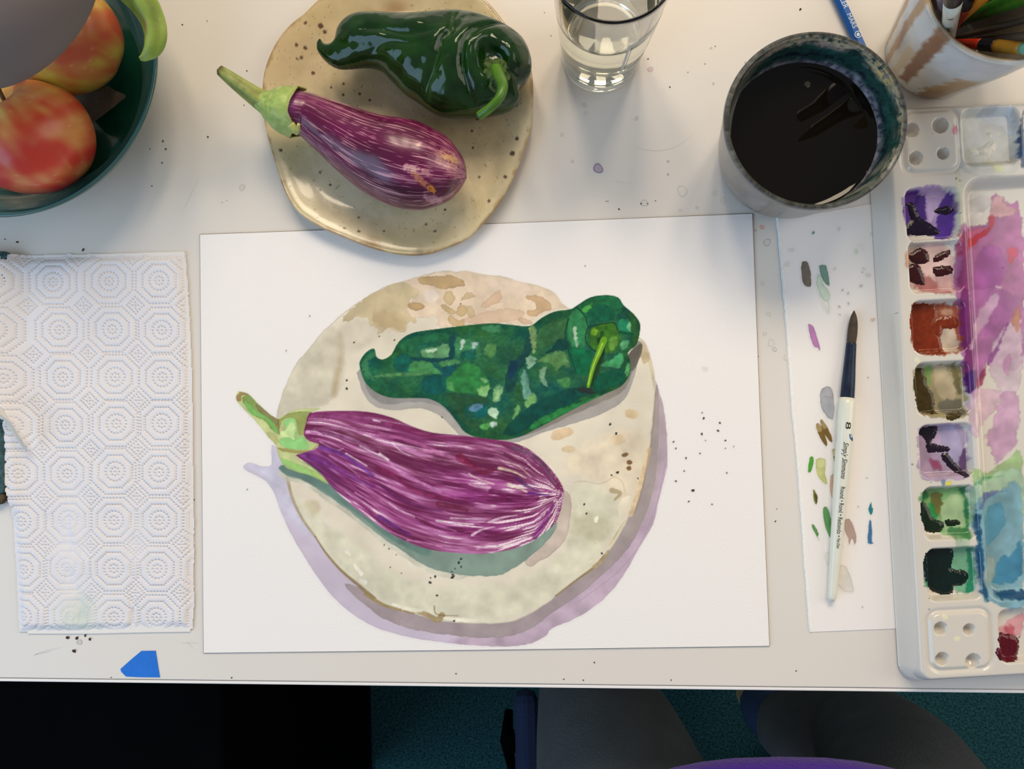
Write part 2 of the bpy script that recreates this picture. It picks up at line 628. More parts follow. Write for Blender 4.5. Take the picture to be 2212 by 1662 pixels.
# smudges: thin arcs and grey scuffs
for pts_, w_, c_, mx_ in [
        ([(1372, 318), (1400, 325), (1430, 325), (1465, 315), (1497, 290)], 1.3, (165, 160, 152), 0.7),
        ([(1320, 390), (1365, 395), (1400, 385), (1430, 368)], 1.0, (195, 190, 184), 0.6),
        ([(395, 455), (410, 425), (430, 385)], 3.0, (196, 190, 184), 0.5),
        ([(70, 1419), (90, 1409), (135, 1399)], 3.5, (185, 186, 186), 0.6), ([(72, 1416), (92, 1411), (110, 1408)], 1.2, (120, 122, 122), 0.7),
        ([(390, 1390), (410, 1389), (428, 1391)], 4.0, (190, 190, 190), 0.6), ([(405, 1390), (418, 1402)], 3.0, (190, 190, 190), 0.5),
        ([(515, 410), (521, 398)], 2.0, (180, 174, 160), 0.7), ([(522, 412), (528, 400)], 2.0, (185, 178, 165), 0.7)]:
    q_ = spline([(a, b, 0) for a, b in pts_], 14)[:, :2]
    t_ = np.gradient(q_, axis=0); t_ /= np.linalg.norm(t_, axis=1)[:, None]; nn = np.c_[-t_[:, 1], t_[:, 0]]
    vv, cc = [], []
    for i_, (a, b) in enumerate(q_):
        ww = w_ * math.sin(math.pi * (i_ + 0.6) / (len(q_) + 0.2)) * 0.5
        for s_ in (-1, 0, 1):
            vv.append(P(a + nn[i_][0] * ww * s_, b + nn[i_][1] * ww * s_, 0.00008).tolist())
            mm = mx_ if s_ == 0 else mx_ * 0.25
            cc.append((alb(TABC) * (1 - mm) + alb(c_) * mm).tolist())
    film(vv, [(i_ * 3 + j, i_ * 3 + j + 1, i_ * 3 + j + 4, i_ * 3 + j + 3) for i_ in range(len(q_) - 1) for j in range(2)], cc)
m_film = mat('dried_paint_film', attr=True, rough=0.35, spec=0.4)
tag(build('dried_drops', st_v, st_f, m_film, tab, st_c, origin=(0, 0, T)), 'dried paint drops and smudges', kind='stuff')
m_crumb = mat('dark_crumbs', (58, 44, 34), 0.8, var=(200, 0.3))
tag(build('crumbs', sp_v, sp_f, m_crumb, tab, smooth=False, origin=(0, 0, T)), 'dark crumbs scattered on the table', kind='stuff')

# ------------------------------------------------------------------ the sheet with the watercolour
PAPER = np.array([232, 228, 224.0])
m_paper = mat('watercolour_paper', PAPER, 0.85, bump=(700, 0.35, 0.0006), spec=0.25)
m_paint = mat('watercolour_paint', attr=True, rough=0.8, bump=(700, 0.30, 0.0006), spec=0.25)
sheet = empty('watercolour_sheet', (0, 0.02, T))
tag(sheet, 'white watercolour sheet painted with an eggplant and a green pepper on a plate', 'painting')
PT = 0.0014
pc = [(432, 507), (700, 497.5), (1180, 479.5), (1625, 462), (1641, 880), (1662, 1396), (1080, 1404), (440, 1411), (436, 960)]
slab('paper', PXY(pc, PT)[:, :2], T + 0.0010, T + PT, m_paper, sheet)
ctr_ = np.mean(np.array(pc), 0)
be_ = np.array([(x + 1.1 * np.sign(x - ctr_[0]), y + 1.1 * np.sign(y - ctr_[1])) for x, y in pc])
slab('dark_bound_edge', PXY(be_, PT)[:, :2], T + 0.0002, T + 0.0010, mat('dark_block_edge', (84, 74, 72), .8, var=(150, .5)), sheet)

X, Y = pxgrid(496, 572, 1606, 1406, 1.5)
A = Ras(X, Y, PAPER)
WOUT = [(958, 585), (871, 607), (815, 627), (752, 669), (702, 713), (665, 757), (636, 791), (618, 832), (605, 867), (597, 901), (596, 960), (618, 1029),
        (630, 1076), (653, 1122), (679, 1159), (702, 1194), (734, 1232), (769, 1260), (806, 1292), (850, 1317), (899, 1327), (942, 1341), (1015, 1347),
        (1102, 1345), (1160, 1318), (1212, 1280), (1246, 1254), (1284, 1226), (1316, 1191), (1339, 1156), (1362, 1110), (1376, 1070), (1397, 995),
        (1405, 960), (1410, 904), (1416, 842), (1407, 779), (1388, 735), (1330, 700), (1228, 666), (1200, 635), (1166, 619), (1119, 607), (1081, 597), (1044, 593), (1006, 585), (985, 588)]
SHAD = [(586, 962), (587, 1003), (567, 1008), (541, 1000), (526, 1008), (535, 1019), (567, 1035), (587, 1055), (598, 1081), (607, 1107), (630, 1156), (668, 1220),
        (711, 1281), (757, 1324), (812, 1356), (884, 1377), (971, 1390), (1044, 1396), (1102, 1397), (1148, 1390), (1180, 1373), (1192, 1358), (1246, 1335),
        (1304, 1295), (1347, 1243), (1385, 1176), (1411, 1133), (1422, 1084), (1437, 1026), (1442, 990), (1438, 913), (1428, 860), (1413, 818), (1400, 840),
        (1390, 960), (1340, 1100), (1200, 1250), (1050, 1320), (850, 1290), (700, 1150), (620, 1020), (604, 975)]
A.wash(SHAD, (196, 183, 198), edge=0.06, wob=0.8, var=0.05, vs=70)
# cooler on the left, warmer lilac on the right, second darker glaze beside the plate
A.wash([(586, 962), (640, 1000), (640, 1090), (690, 1170), (620, 1120), (560, 1030), (520, 1000)], (196, 196, 212), a=0.7, soft=26, wob=3, inside=A.cov.copy())
A.wash([(1440, 800), (1460, 1000), (1420, 1180), (1300, 1330), (1150, 1420), (960, 1400), (1100, 1330), (1300, 1200), (1390, 1000)], (182, 160, 176), a=0.85, soft=16, wob=4, inside=A.cov.copy())
DARK2 = [(1420, 830), (1424, 900), (1420, 970), (1415, 1040), (1395, 1110), (1360, 1180), (1310, 1235), (1250, 1285), (1185, 1330), (1140, 1362), (1080, 1378), (1000, 1376),
         (900, 1362), (830, 1338), (780, 1300), (745, 1262), (800, 1280), (900, 1320), (1100, 1330), (1250, 1240), (1330, 1150), (1390, 1000), (1408, 880)]
A.wash(DARK2, (160, 146, 148), edge=0.06, wob=1.5, var=0.06, inside=A.cov.copy())
A.wash([(1300, 800), (1430, 860), (1430, 1000), (1395, 1120), (1340, 1190), (1280, 1240), (1250, 1200)], (158, 150, 140), a=0.4, soft=14, inside=A.cov.copy())
A.line([(1437, 1000), (1418, 1090), (1380, 1180), (1330, 1240), (1250, 1300)], 1.4, 1.4, (150, 130, 150), a=0.5)
# the painted plate
A.wash(WOUT, (217, 208, 188), edge=0.14, wob=1.4, ws=18, var=0.05, vs=60)
pin = np.clip(0.5 - sdpoly(A.X, A.Y, smooth_closed(WOUT, 3)) / 3.0, 0, 1)
A.wash([(596, 905), (604, 866), (616, 832), (636, 791), (664, 757), (700, 715), (720, 708), (740, 740), (740, 830), (690, 880), (630, 895)], (203, 196, 174), a=0.75, soft=10, wob=4, inside=pin, edge=0.06)
A.line([(733, 725), (737, 765), (730, 810), (722, 850)], 10, 13, (176, 158, 126), a=0.55, soft=12)
A.line([(730, 800), (724, 835), (720, 856)], 12, 10, (170, 152, 118), a=0.4, soft=10)
A.wash([(700, 735), (750, 690), (790, 690), (830, 705), (810, 740), (760, 760)], (196, 187, 168), a=0.5, soft=16, inside=pin)
TAN = [(738, 690), (760, 668), (815, 628), (871, 607), (905, 598), (912, 620), (900, 640), (880, 660), (896, 680), (898, 694), (880, 700), (878, 716), (864, 718), (850, 706),
       (838, 712), (824, 722), (812, 712), (800, 700), (790, 688), (770, 684), (752, 692)]
A.wash(TAN, (190, 174, 138), a=0.92, wob=5, ws=8, edge=0.08, var=0.12, inside=pin)
A.wash([(800, 690), (830, 670), (870, 690), (872, 712), (840, 712)], (174, 152, 112), a=0.55, soft=10, wob=5, ws=8, inside=pin)
PINK = [(871, 607), (958, 584), (985, 590), (1006, 583), (1044, 592), (1119, 606), (1166, 618), (1200, 634), (1226, 660), (1190, 672), (1150, 690), (1120, 700), (1060, 696),
        (1030, 700), (960, 706), (940, 702), (945, 690), (930, 680), (905, 690), (880, 670), (890, 650), (905, 630)]
A.wash(PINK, (217, 197, 172), a=0.95, wob=5, ws=9, edge=0.07, var=0.08, vs=26, inside=pin)
for pl, cc, aa in [
        ([(905, 600), (950, 596), (975, 596), (1000, 606), (1002, 618), (972, 622), (962, 626), (940, 620), (926, 616), (910, 614)], (186, 158, 116), 0.95),
        ([(882, 658), (890, 654), (910, 656), (918, 664), (908, 668), (900, 672), (886, 666)], (180, 150, 108), 0.95),
        ([(962, 632), (974, 630), (982, 644), (976, 660), (964, 656), (958, 644)], (194, 170, 130), 0.9),
        ([(953, 660), (964, 658), (984, 672), (990, 664), (1003, 660), (1008, 672), (998, 684), (984, 678), (966, 676)], (190, 164, 122), 0.9),
        ([(968, 690), (974, 680), (990, 692), (1004, 690), (1000, 704), (978, 704)], (192, 166, 124), 0.9),
        ([(1010, 664), (1018, 662), (1026, 676), (1024, 686), (1012, 686)], (200, 176, 138), 0.8),
        ([(994, 650), (1010, 632), (1028, 640), (1010, 646)], (196, 172, 134), 0.85),
        ([(1136, 642), (1152, 638), (1170, 642), (1186, 654), (1190, 670), (1174, 672), (1160, 682), (1142, 682), (1140, 672), (1158, 668), (1154, 654)], (196, 164, 126), 0.9),
        ([(1118, 692), (1126, 687), (1146, 694), (1150, 700), (1130, 700)], (200, 170, 140), 0.9),
        ([(1060, 640), (1080, 625), (1082, 650), (1050, 665), (1040, 660)], (205, 170, 138), 0.6),
        ([(1000, 690), (1080, 668), (1130, 672), (1120, 690), (1040, 700)], (206, 172, 142), 0.5)]:
    A.wash(pl, cc, a=aa, wob=2.0, ws=6, edge=0.12, var=0.08, inside=pin)
A.wash([(915, 634), (935, 624), (950, 640), (940, 655), (920, 650)], (226, 214, 202), a=0.7, soft=8, wob=4, ws=8, inside=pin)
A.wash([(1040, 600), (1090, 606), (1150, 622), (1120, 640), (1070, 625)], (224, 206, 186), a=0.6, soft=10, wob=4, inside=pin)
# lower plate: greenish, brown edge
A.wash([(640, 1080), (780, 1190), (900, 1260), (1100, 1260), (1220, 1190), (1240, 1060), (1320, 1060), (1330, 1150), (1200, 1290), (1000, 1345), (850, 1310), (700, 1190)], (207, 205, 180), a=0.75, soft=26, wob=10, ws=30, inside=pin)
A.wash([(1260, 960), (1380, 930), (1395, 1000), (1360, 1080), (1290, 1040), (1220, 1010)], (220, 204, 176), a=0.7, soft=20, wob=8, inside=pin)
A.wash([(1230, 1120), (1280, 1110), (1320, 1130), (1300, 1170), (1250, 1165)], (176, 170, 138), a=0.5, soft=24, wob=8, inside=pin)
for ln, w0, w1, cc, aa in [
        ([(620, 1030), (632, 1078), (655, 1124), (681, 1160)], 7, 5, (160, 142, 112), 0.75),
        ([(681, 1160), (704, 1195), (736, 1232), (771, 1262), (808, 1293)], 3, 8, (128, 108, 72), 0.8),
        ([(790, 1284), (830, 1308), (870, 1319), (893, 1325)], 8, 5, (146, 126, 84), 0.85),
        ([(905, 1322), (925, 1330), (945, 1340), (955, 1330)], 9, 14, (150, 128, 90), 0.8),
        ([(938, 1310), (944, 1328), (990, 1331)], 2.4, 1.4, (110, 92, 62), 0.7),
        ([(1200, 1288), (1246, 1253), (1284, 1225), (1306, 1200)], 3.0, 5.0, (132, 114, 72), 0.85),
        ([(1284, 1225), (1300, 1212), (1314, 1192)], 10, 7, (168, 150, 114), 0.7),
        ([(1318, 1178), (1340, 1140), (1352, 1124)], 5, 2, (206, 186, 144), 0.9),
        ([(1362, 1112), (1378, 1066), (1390, 1020), (1402, 970)], 10, 9, (214, 188, 148), 0.9),
        ([(1372, 1108), (1388, 1055), (1400, 990), (1410, 930), (1416, 850)], 1.5, 1.5, (140, 118, 92), 0.7),
        ([(1240, 1042), (1262, 1040), (1290, 1046), (1312, 1040), (1326, 1030), (1344, 1042), (1350, 1062)], 1.5, 1.3, (182, 170, 140), 0.7),
        ([(1322, 1060), (1340, 1066), (1328, 1080)], 12, 5, (150, 132, 92), 0.6),
        ([(1388, 742), (1404, 780), (1414, 840)], 10, 5, (202, 186, 156), 0.8)]:
    A.line(ln, w0, w1, cc, a=aa, soft=2.4)
for pl, cc in [([(1200, 930), (1230, 924), (1238, 936), (1222, 946), (1196, 952), (1190, 942)], (214, 188, 150)), ([(1214, 968), (1228, 962), (1244, 970), (1234, 978), (1216, 976)], (200, 180, 146)),
               ([(1350, 888), (1366, 884), (1378, 892), (1376, 904), (1354, 902)], (206, 182, 142)), ([(1385, 742), (1398, 760), (1404, 776), (1390, 786), (1384, 768)], (196, 176, 140)),
               ([(1320, 945), (1345, 938), (1350, 955), (1330, 962)], (212, 190, 156)), ([(1335, 1096), (1346, 1076), (1362, 1072), (1360, 1092), (1350, 1112), (1340, 1122)], (226, 216, 190)),
               ([(698, 1120), (704, 1122), (712, 1134), (706, 1134)], (228, 222, 208)), ([(740, 1186), (750, 1184), (758, 1200), (746, 1196)], (228, 222, 206)),
               ([(764, 1222), (770, 1220), (784, 1240), (778, 1244)], (228, 222, 206)), ([(776, 1250), (792, 1256), (790, 1264), (778, 1260)], (228, 222, 208)),
               ([(882, 1216), (896, 1216), (902, 1224), (890, 1230)], (226, 220, 200)), ([(845, 1304), (880, 1312), (914, 1318), (905, 1324), (870, 1318)], (232, 226, 206)),
               ([(960, 1334), (1000, 1336), (1036, 1340), (1010, 1345), (966, 1340)], (232, 226, 206)), ([(1284, 1120), (1292, 1116), (1290, 1128), (1284, 1128)], (232, 226, 206)),
               ([(1272, 1214), (1280, 1210), (1276, 1216)], (232, 226, 206))]:
    A.wash(pl, cc, a=0.9, wob=1.2, ws=5, inside=pin)
A.wash([(660, 1085), (685, 1082), (690, 1105), (672, 1112)], (184, 172, 136), a=0.55, soft=12, wob=4, inside=pin)
for (x, y, r) in [(1318, 917, 2.6), (1331, 937, 2.6), (911 - 0, 0, 0)]:
    if r:
        A.dot(x, y, r, (40, 34, 28))
A.wash([(1343, 982), (1352, 978), (1358, 981), (1352, 987), (1344, 987)], (128, 98, 62), wob=0.5)
A.wash([(1354, 997), (1360, 994), (1366, 999), (1362, 1004), (1355, 1003)], (120, 90, 56), wob=0.5)
A.wash([(1354, 1009), (1361, 1007), (1364, 1014), (1358, 1017), (1353, 1013)], (128, 96, 58), wob=0.5)

# shadows painted under the pepper and the eggplant
PSH = [(776, 798), (779, 832), (793, 863), (818, 882), (855, 887), (902, 882), (949, 898), (981, 929), (996, 942), (1040, 952), (1075, 956), (1119, 955), (1181, 932), (1275, 904), (1338, 873),
       (1363, 835), (1380, 775), (1387, 748), (1378, 737), (1340, 780), (1200, 860), (1000, 880), (850, 820)]
A.wash(PSH, (166, 162, 156), wob=1.0, edge=0.05, var=0.06)
A.wash([(787, 826), (800, 855), (825, 872), (850, 874), (880, 870), (920, 870), (960, 885), (985, 912), (1000, 930), (1000, 880), (850, 830), (800, 810)], (140, 138, 134), wob=1.0, a=0.85)
A.wash([(1080, 948), (1150, 936), (1230, 900), (1310, 865), (1352, 838), (1372, 780), (1385, 750), (1376, 738), (1340, 780), (1150, 880)], (128, 122, 112), a=0.85, wob=1.2)
A.wash([(1355, 770), (1384, 742), (1386, 760), (1372, 795), (1362, 800)], (92, 86, 78), a=0.8, wob=1.0)
ESH = [(606, 1006), (618, 1026), (640, 1032), (670, 1046), (697, 1064), (740, 1094), (783, 1127), (827, 1163), (864, 1187), (899, 1212), (942, 1232), (986, 1241), (1016, 1244), (1073, 1245),
       (1108, 1229), (1145, 1203), (1183, 1168), (1204, 1130), (1150, 1110), (900, 1100), (700, 1010)]
A.wash([(x, y + 12) for x, y in ESH[:12]] + ESH[12:], (196, 194, 176), a=0.85, wob=2)
A.wash([(1206, 1060), (1220, 1060), (1234, 1078), (1232, 1122), (1220, 1168), (1189, 1200), (1166, 1212), (1148, 1224), (1134, 1214), (1160, 1180), (1190, 1140)], (193, 178, 164), edge=0.12, wob=1.0)
A.wash(ESH, (126, 146, 134), wob=1.2, edge=0.05, var=0.08)
A.wash([(606, 1006), (618, 1026), (670, 1044), (730, 1084), (790, 1124), (830, 1156), (880, 1186), (930, 1202), (900, 1150), (700, 1010)], (88, 118, 110), a=0.75, soft=5, wob=1.5)

# the painted pepper
PEP = [(808, 754), (793, 760), (780, 776), (777, 791), (787, 823), (808, 845), (834, 857), (855, 860), (900, 860), (931, 863), (962, 881), (988, 913), (1006, 935), (1041, 948), (1075, 951),
       (1119, 945), (1166, 923), (1213, 898), (1260, 873), (1307, 851), (1341, 835), (1360, 810), (1361, 779), (1356, 762), (1375, 744), (1382, 716), (1382, 698), (1369, 679), (1347, 660),
       (1335, 643), (1307, 638), (1275, 643), (1247, 660), (1231, 669), (1197, 674), (1169, 688), (1144, 705), (1103, 702), (1056, 699), (994, 705), (931, 713), (890, 720), (862, 738), (846, 766), (827, 777), (813, 771)]
A.wash(PEP, (30, 98, 66), wob=0.5, edge=0.12, var=0.0)
gin = np.clip(0.5 - sdpoly(A.X, A.Y, smooth_closed(PEP, 3)) / 1.4, 0, 1)
gi = np.nonzero(gin > 0.02)[0]
g1 = fbm(A.X[gi] / 34, A.Y[gi] / 26, 401, 3); g2 = fbm(A.X[gi] / 14, A.Y[gi] / 12, 402, 3); g3 = fbm(A.X[gi] / 40, A.Y[gi] / 40, 403, 2)
q1 = np.floor(g1 * 7) / 7 * 0.6 + g2 * 0.4
fine = fbm(A.X[gi] / 5, A.Y[gi] / 4, 404, 2)
edg = np.clip(-sdpoly(A.X[gi], A.Y[gi], smooth_closed(PEP, 2)) / 38, 0, 1)
gc = np.array([20, 80, 60.0]) + np.clip((q1 - 0.3) * 2.2, 0, 1)[:, None] * np.array([26, 38, 8.0]) + ((g3 - 0.5) * 1.5)[:, None] * np.array([-20, -2, 22.0]) + ((fine - .5) * 22)[:, None] + ((edg - .6) * 14)[:, None] - ss(900, 1330, A.X[gi] * .6 + A.Y[gi] * .7)[:, None] * np.array([4, 12, 6.0])
w_ = (gin[gi] * 0.85)[:, None]
A.c[gi] = A.c[gi] * (1 - w_) + w_ * np.clip(gc, 0, 255)
KA = 0.20458
for pl, cc in [
        ([(440, 760), (600, 700), (640, 900), (480, 900)], (8, 86, 80)), ([(780, 940), (1000, 930), (980, 1100), (880, 1140), (740, 1090)], (6, 78, 76)),
        ([(500, 640), (560, 560), (700, 520), (1000, 480), (1010, 560), (720, 600), (600, 720)], (32, 104, 66)),
        ([(735, 665), (880, 640), (1015, 600), (1020, 740), (850, 755), (740, 735)], (104, 152, 104)), ([(790, 660), (890, 650), (900, 680), (800, 690)], (190, 214, 186)),
        ([(640, 745), (800, 755), (1020, 735), (1035, 560), (1085, 500), (1080, 765), (900, 800), (660, 780)], (10, 58, 70)),
        ([(1100, 520), (1180, 550), (1330, 580), (1370, 720), (1250, 750), (1120, 750), (1080, 640)], (60, 126, 80)),
        ([(1145, 575), (1185, 555), (1200, 590), (1160, 660), (1140, 640)], (216, 230, 218)), ([(1265, 590), (1330, 585), (1310, 640), (1270, 690)], (186, 202, 202)),
        ([(1160, 690), (1300, 660), (1300, 760), (1150, 750)], (10, 86, 76)), ([(1430, 600), (1520, 620), (1500, 740), (1400, 720)], (86, 138, 78)),
        ([(610, 820), (680, 785), (820, 790), (970, 895), (930, 925), (700, 925), (600, 880)], (70, 136, 78)),
        ([(240, 935), (480, 908), (740, 905), (740, 935), (480, 945), (260, 962)], (84, 140, 84)), ([(920, 800), (1080, 760), (1150, 800), (990, 860)], (80, 140, 86)),
        ([(830, 790), (940, 850), (1100, 815), (1050, 930), (960, 930)], (8, 72, 84)),
        ([(1000, 980), (1100, 880), (1230, 790), (1350, 860), (1450, 1000), (1430, 1140), (1250, 1120), (1100, 1130), (1010, 1060)], (46, 124, 60)),
        ([(1320, 1090), (1450, 1030), (1440, 1130), (1390, 1180)], (140, 188, 118)), ([(1360, 960), (1455, 990), (1400, 1015)], (128, 184, 124)),
        ([(1000, 1000), (1060, 1010), (1070, 1100), (1010, 1070)], (90, 160, 90)),
        ([(990, 1130), (1200, 1130), (1440, 1180), (1400, 1230), (1180, 1260), (1230, 1400), (1400, 1450), (1250, 1500), (1080, 1320)], (36, 76, 48)),
        ([(1230, 1290), (1290, 1240), (1385, 1245), (1370, 1310), (1290, 1330)], (92, 132, 164)), ([(1300, 1330), (1430, 1250), (1420, 1360), (1340, 1390)], (0, 92, 96)),
        ([(1430, 1330), (1480, 1270), (1540, 1290), (1540, 1370), (1500, 1390)], (200, 224, 194)), ([(1455, 1440), (1530, 1425), (1530, 1470), (1480, 1480)], (210, 224, 220)),
        ([(1340, 1470), (1450, 1430), (1450, 1490), (1400, 1510)], (90, 172, 90)), ([(1500, 1080), (1560, 1040), (1560, 1210), (1490, 1200)], (130, 180, 120)),
        ([(100, 800), (235, 675), (250, 740), (180, 780), (190, 900), (260, 1000), (150, 960)], (58, 122, 80)),
        ([(1350, 430), (1560, 400), (1560, 470), (1450, 480)], (60, 124, 84))]:
    A.wash(zc(760, 620, KA, pl), cc, a=0.82, soft=2.6, wob=2.2, ws=5, var=0.22, vs=10, edge=0.08, sm=2, inside=gin)
for pl, cc in [
        ([(410, 440), (440, 660), (300, 900), (240, 1100), (150, 1100), (170, 900), (330, 700)], (14, 60, 62)), ([(200, 780), (290, 790), (240, 950), (180, 950)], (10, 52, 78)),
        ([(400, 430), (470, 420), (490, 560), (470, 680), (440, 680)], (138, 164, 100)), ([(500, 450), (800, 330), (780, 540), (640, 600), (500, 660)], (52, 98, 56)),
        ([(510, 730), (640, 660), (700, 560), (800, 560), (830, 660), (640, 690)], (6, 60, 60)), ([(480, 790), (640, 700), (780, 680), (840, 860), (760, 820), (690, 890), (640, 810)], (90, 132, 76)),
        ([(370, 750), (430, 730), (490, 760), (430, 850), (390, 860)], (142, 180, 150)), ([(320, 960), (350, 880), (380, 920), (420, 1100), (440, 1180), (360, 1190), (330, 1060)], (110, 160, 144)),
        ([(520, 880), (590, 850), (570, 950), (600, 1050), (520, 1000)], (136, 174, 140)), ([(700, 980), (830, 960), (830, 1060), (760, 1060)], (76, 140, 80)),
        ([(360, 1210), (450, 1110), (490, 1220), (380, 1290)], (122, 174, 100)), ([(230, 1380), (280, 1240), (310, 1310), (250, 1410)], (120, 178, 104)),
        ([(30, 1200), (110, 1050), (130, 1100), (60, 1210)], (150, 190, 130)), ([(830, 330), (900, 230), (1010, 320), (1030, 420), (990, 640), (900, 680), (820, 540)], (50, 130, 76)),
        ([(810, 640), (1000, 660), (1080, 700), (1020, 930), (900, 900)], (4, 98, 62)), ([(868, 440), (902, 430), (912, 540), (918, 640), (890, 600)], (210, 228, 204)),
        ([(920, 210), (1060, 110), (1320, 95), (1400, 190), (1320, 320), (1060, 370), (960, 260)], (28, 104, 62)), ([(1020, 270), (1160, 180), (1290, 230), (1300, 350), (1080, 370)], (10, 86, 62)),
        ([(960, 230), (1070, 170), (1060, 220), (1000, 270)], (74, 148, 62)), ([(1340, 380), (1400, 330), (1480, 370), (1490, 470), (1380, 480)], (28, 124, 86)),
        ([(1440, 400), (1480, 370), (1485, 470), (1440, 440)], (122, 188, 138)), ([(1440, 250), (1560, 370), (1560, 560), (1500, 620), (1480, 400)], (38, 82, 38)),
        ([(1360, 590), (1460, 560), (1440, 640), (1380, 670)], (96, 174, 120)),
        ([(150, 1500), (420, 1250), (880, 1060), (1100, 1100), (860, 1220), (400, 1500), (180, 1580)], (6, 66, 60)),
        ([(440, 1440), (700, 1300), (1000, 1200), (1280, 1110), (1000, 1240), (700, 1380), (440, 1510)], (44, 130, 62)),
        ([(1100, 960), (1250, 880), (1400, 880), (1400, 1000), (1200, 1090), (1080, 1080)], (6, 84, 62)),
        ([(1150, 830), (1280, 760), (1360, 700), (1410, 740), (1370, 850), (1290, 850)], (68, 154, 96)), ([(1420, 860), (1470, 800), (1470, 900), (1430, 960)], (90, 160, 90)),
        ([(900, 1080), (1040, 1060), (1100, 1120), (980, 1130)], (40, 40, 38)), ([(1090, 900), (1130, 800), (1180, 740), (1160, 860), (1060, 1060)], (26, 52, 32)),
        ([(1040, 470), (1120, 400), (1290, 380), (1340, 470), (1360, 620), (1280, 700), (1180, 690), (1060, 640)], (58, 108, 26)),
        ([(1070, 440), (1130, 450), (1120, 510), (1060, 500)], (122, 170, 40)), ([(1150, 480), (1190, 470), (1170, 540)], (26, 60, 20)), ([(1250, 560), (1330, 520), (1340, 620), (1260, 680)], (96, 146, 60))]:
    A.wash(zc(1060, 620, KA, pl), cc, a=0.82, soft=2.6, wob=2.2, ws=5, var=0.22, vs=10, edge=0.08, sm=2, inside=gin)
for ln, w0, w1, cc in [([(910, 210), (1000, 320), (1030, 430), (1090, 410), (1300, 380), (1340, 460)], 2.4, 2.0, (6, 52, 40)), ([(820, 340), (790, 480), (810, 640), (860, 780), (900, 900)], 3, 2, (8, 60, 44)),
                       ([(1020, 440), (1000, 560), (1070, 660), (1140, 690)], 2.6, 2.0, (16, 54, 30)), ([(1360, 480), (1500, 500)], 6, 6, (4, 76, 50)),
                       ([(1150, 560), (1180, 700), (1110, 860), (1060, 1040)], 12, 8, (24, 56, 26)), ([(1195, 560), (1140, 700), (1080, 850), (1030, 1050)], 14, 7, (98, 154, 34)),
                       ([(1180, 600), (1120, 740), (1062, 900), (1030, 1030)], 3.0, 2.0, (172, 204, 80))]:
    A.line(zc(1060, 620, KA, ln), w0, w1, cc)

# the painted eggplant, streaks running from calyx to tip
EGG = [(668, 893), (730, 888), (793, 890), (846, 902), (887, 920), (934, 935), (994, 941), (1075, 951), (1119, 960), (1150, 976), (1181, 1004), (1206, 1035), (1218, 1062), (1213, 1096),
       (1200, 1130), (1177, 1150), (1148, 1171), (1102, 1188), (1044, 1197), (987, 1195), (942, 1190), (899, 1179), (841, 1151), (783, 1110), (740, 1075), (711, 1046), (682, 1012), (638, 982),
       (678, 972), (688, 960), (668, 954), (656, 940), (660, 918)]
ein = np.clip(0.5 - sdpoly(A.X, A.Y, smooth_closed(EGG, 3)) / 1.6, 0, 1)
ei = np.nonzero(ein > 0.01)[0]
ECL = spline([(640, 948), (700, 962), (760, 990), (830, 1020), (900, 1050), (980, 1068), (1060, 1078), (1130, 1080), (1180, 1074), (1206, 1070)], 60)
hw = np.interp(np.linspace(0, 1, 60), [0, .1, .25, .45, .62, .78, .9, .97, 1], [52, 68, 88, 112, 124, 118, 88, 45, 14])
d_, t_, sd_ = sdline(A.X[ei], A.Y[ei], ECL)
hh = np.interp(t_, np.linspace(0, 1, 60), hw)
v_ = sd_ * d_ / hh
st0 = fbm(v_ * 7, t_ * 5, 410, 2); st1 = fbm(v_ * 17, t_ * 8, 411, 3); st2 = fbm(v_ * 42, t_ * 17, 412, 2); st3 = fbm(v_ * 3.5, t_ * 3, 413, 2)
val = 0.25 * st0 + 0.40 * st1 + 0.35 * st2
base = np.array([136, 62, 110.0]) + ((st3 - 0.5) * 2)[:, None] * np.array([16, -4, 22.0]) + ((st0 - .5) * 60)[:, None] * np.array([1, .8, 1.])
lt = np.array([186, 122, 168.0]); wh = np.array([230, 208, 214.0]); dk = np.array([98, 30, 70.0])
rowm = np.clip((val - 0.50) / 0.11, 0, 1)[:, None]
ec = base * (1 - rowm) + lt * rowm
thr = 0.665 - 0.09 * ss(0.66, 0.9, t_) - 0.02 * ss(0.1, 0.5, v_)
rw = np.clip((val - thr) / 0.03, 0, 1)[:, None]
ec = ec * (1 - rw) + wh * rw
rd = np.clip((0.45 - val) / 0.07, 0, 1)[:, None]
ec = ec * (1 - rd * 0.9) + dk * rd * 0.9
eu = np.clip(ss(0.72, 1.05, -v_), 0, 1)[:, None] * .45
ec = ec * (1 - eu) + eu * np.array([112, 36, 82])
bl_ = (ss(.30, .05, t_) * ss(0.0, .6, v_))[:, None] * .5
ec = ec * (1 - bl_) + bl_ * np.array([98, 46, 122])
w_ = ein[ei][:, None]
A.c[ei] = A.c[ei] * (1 - w_) + w_ * np.clip(ec, 0, 255)
A.cov[ei] = np.maximum(A.cov[ei], ein[ei])
KE = 0.19257
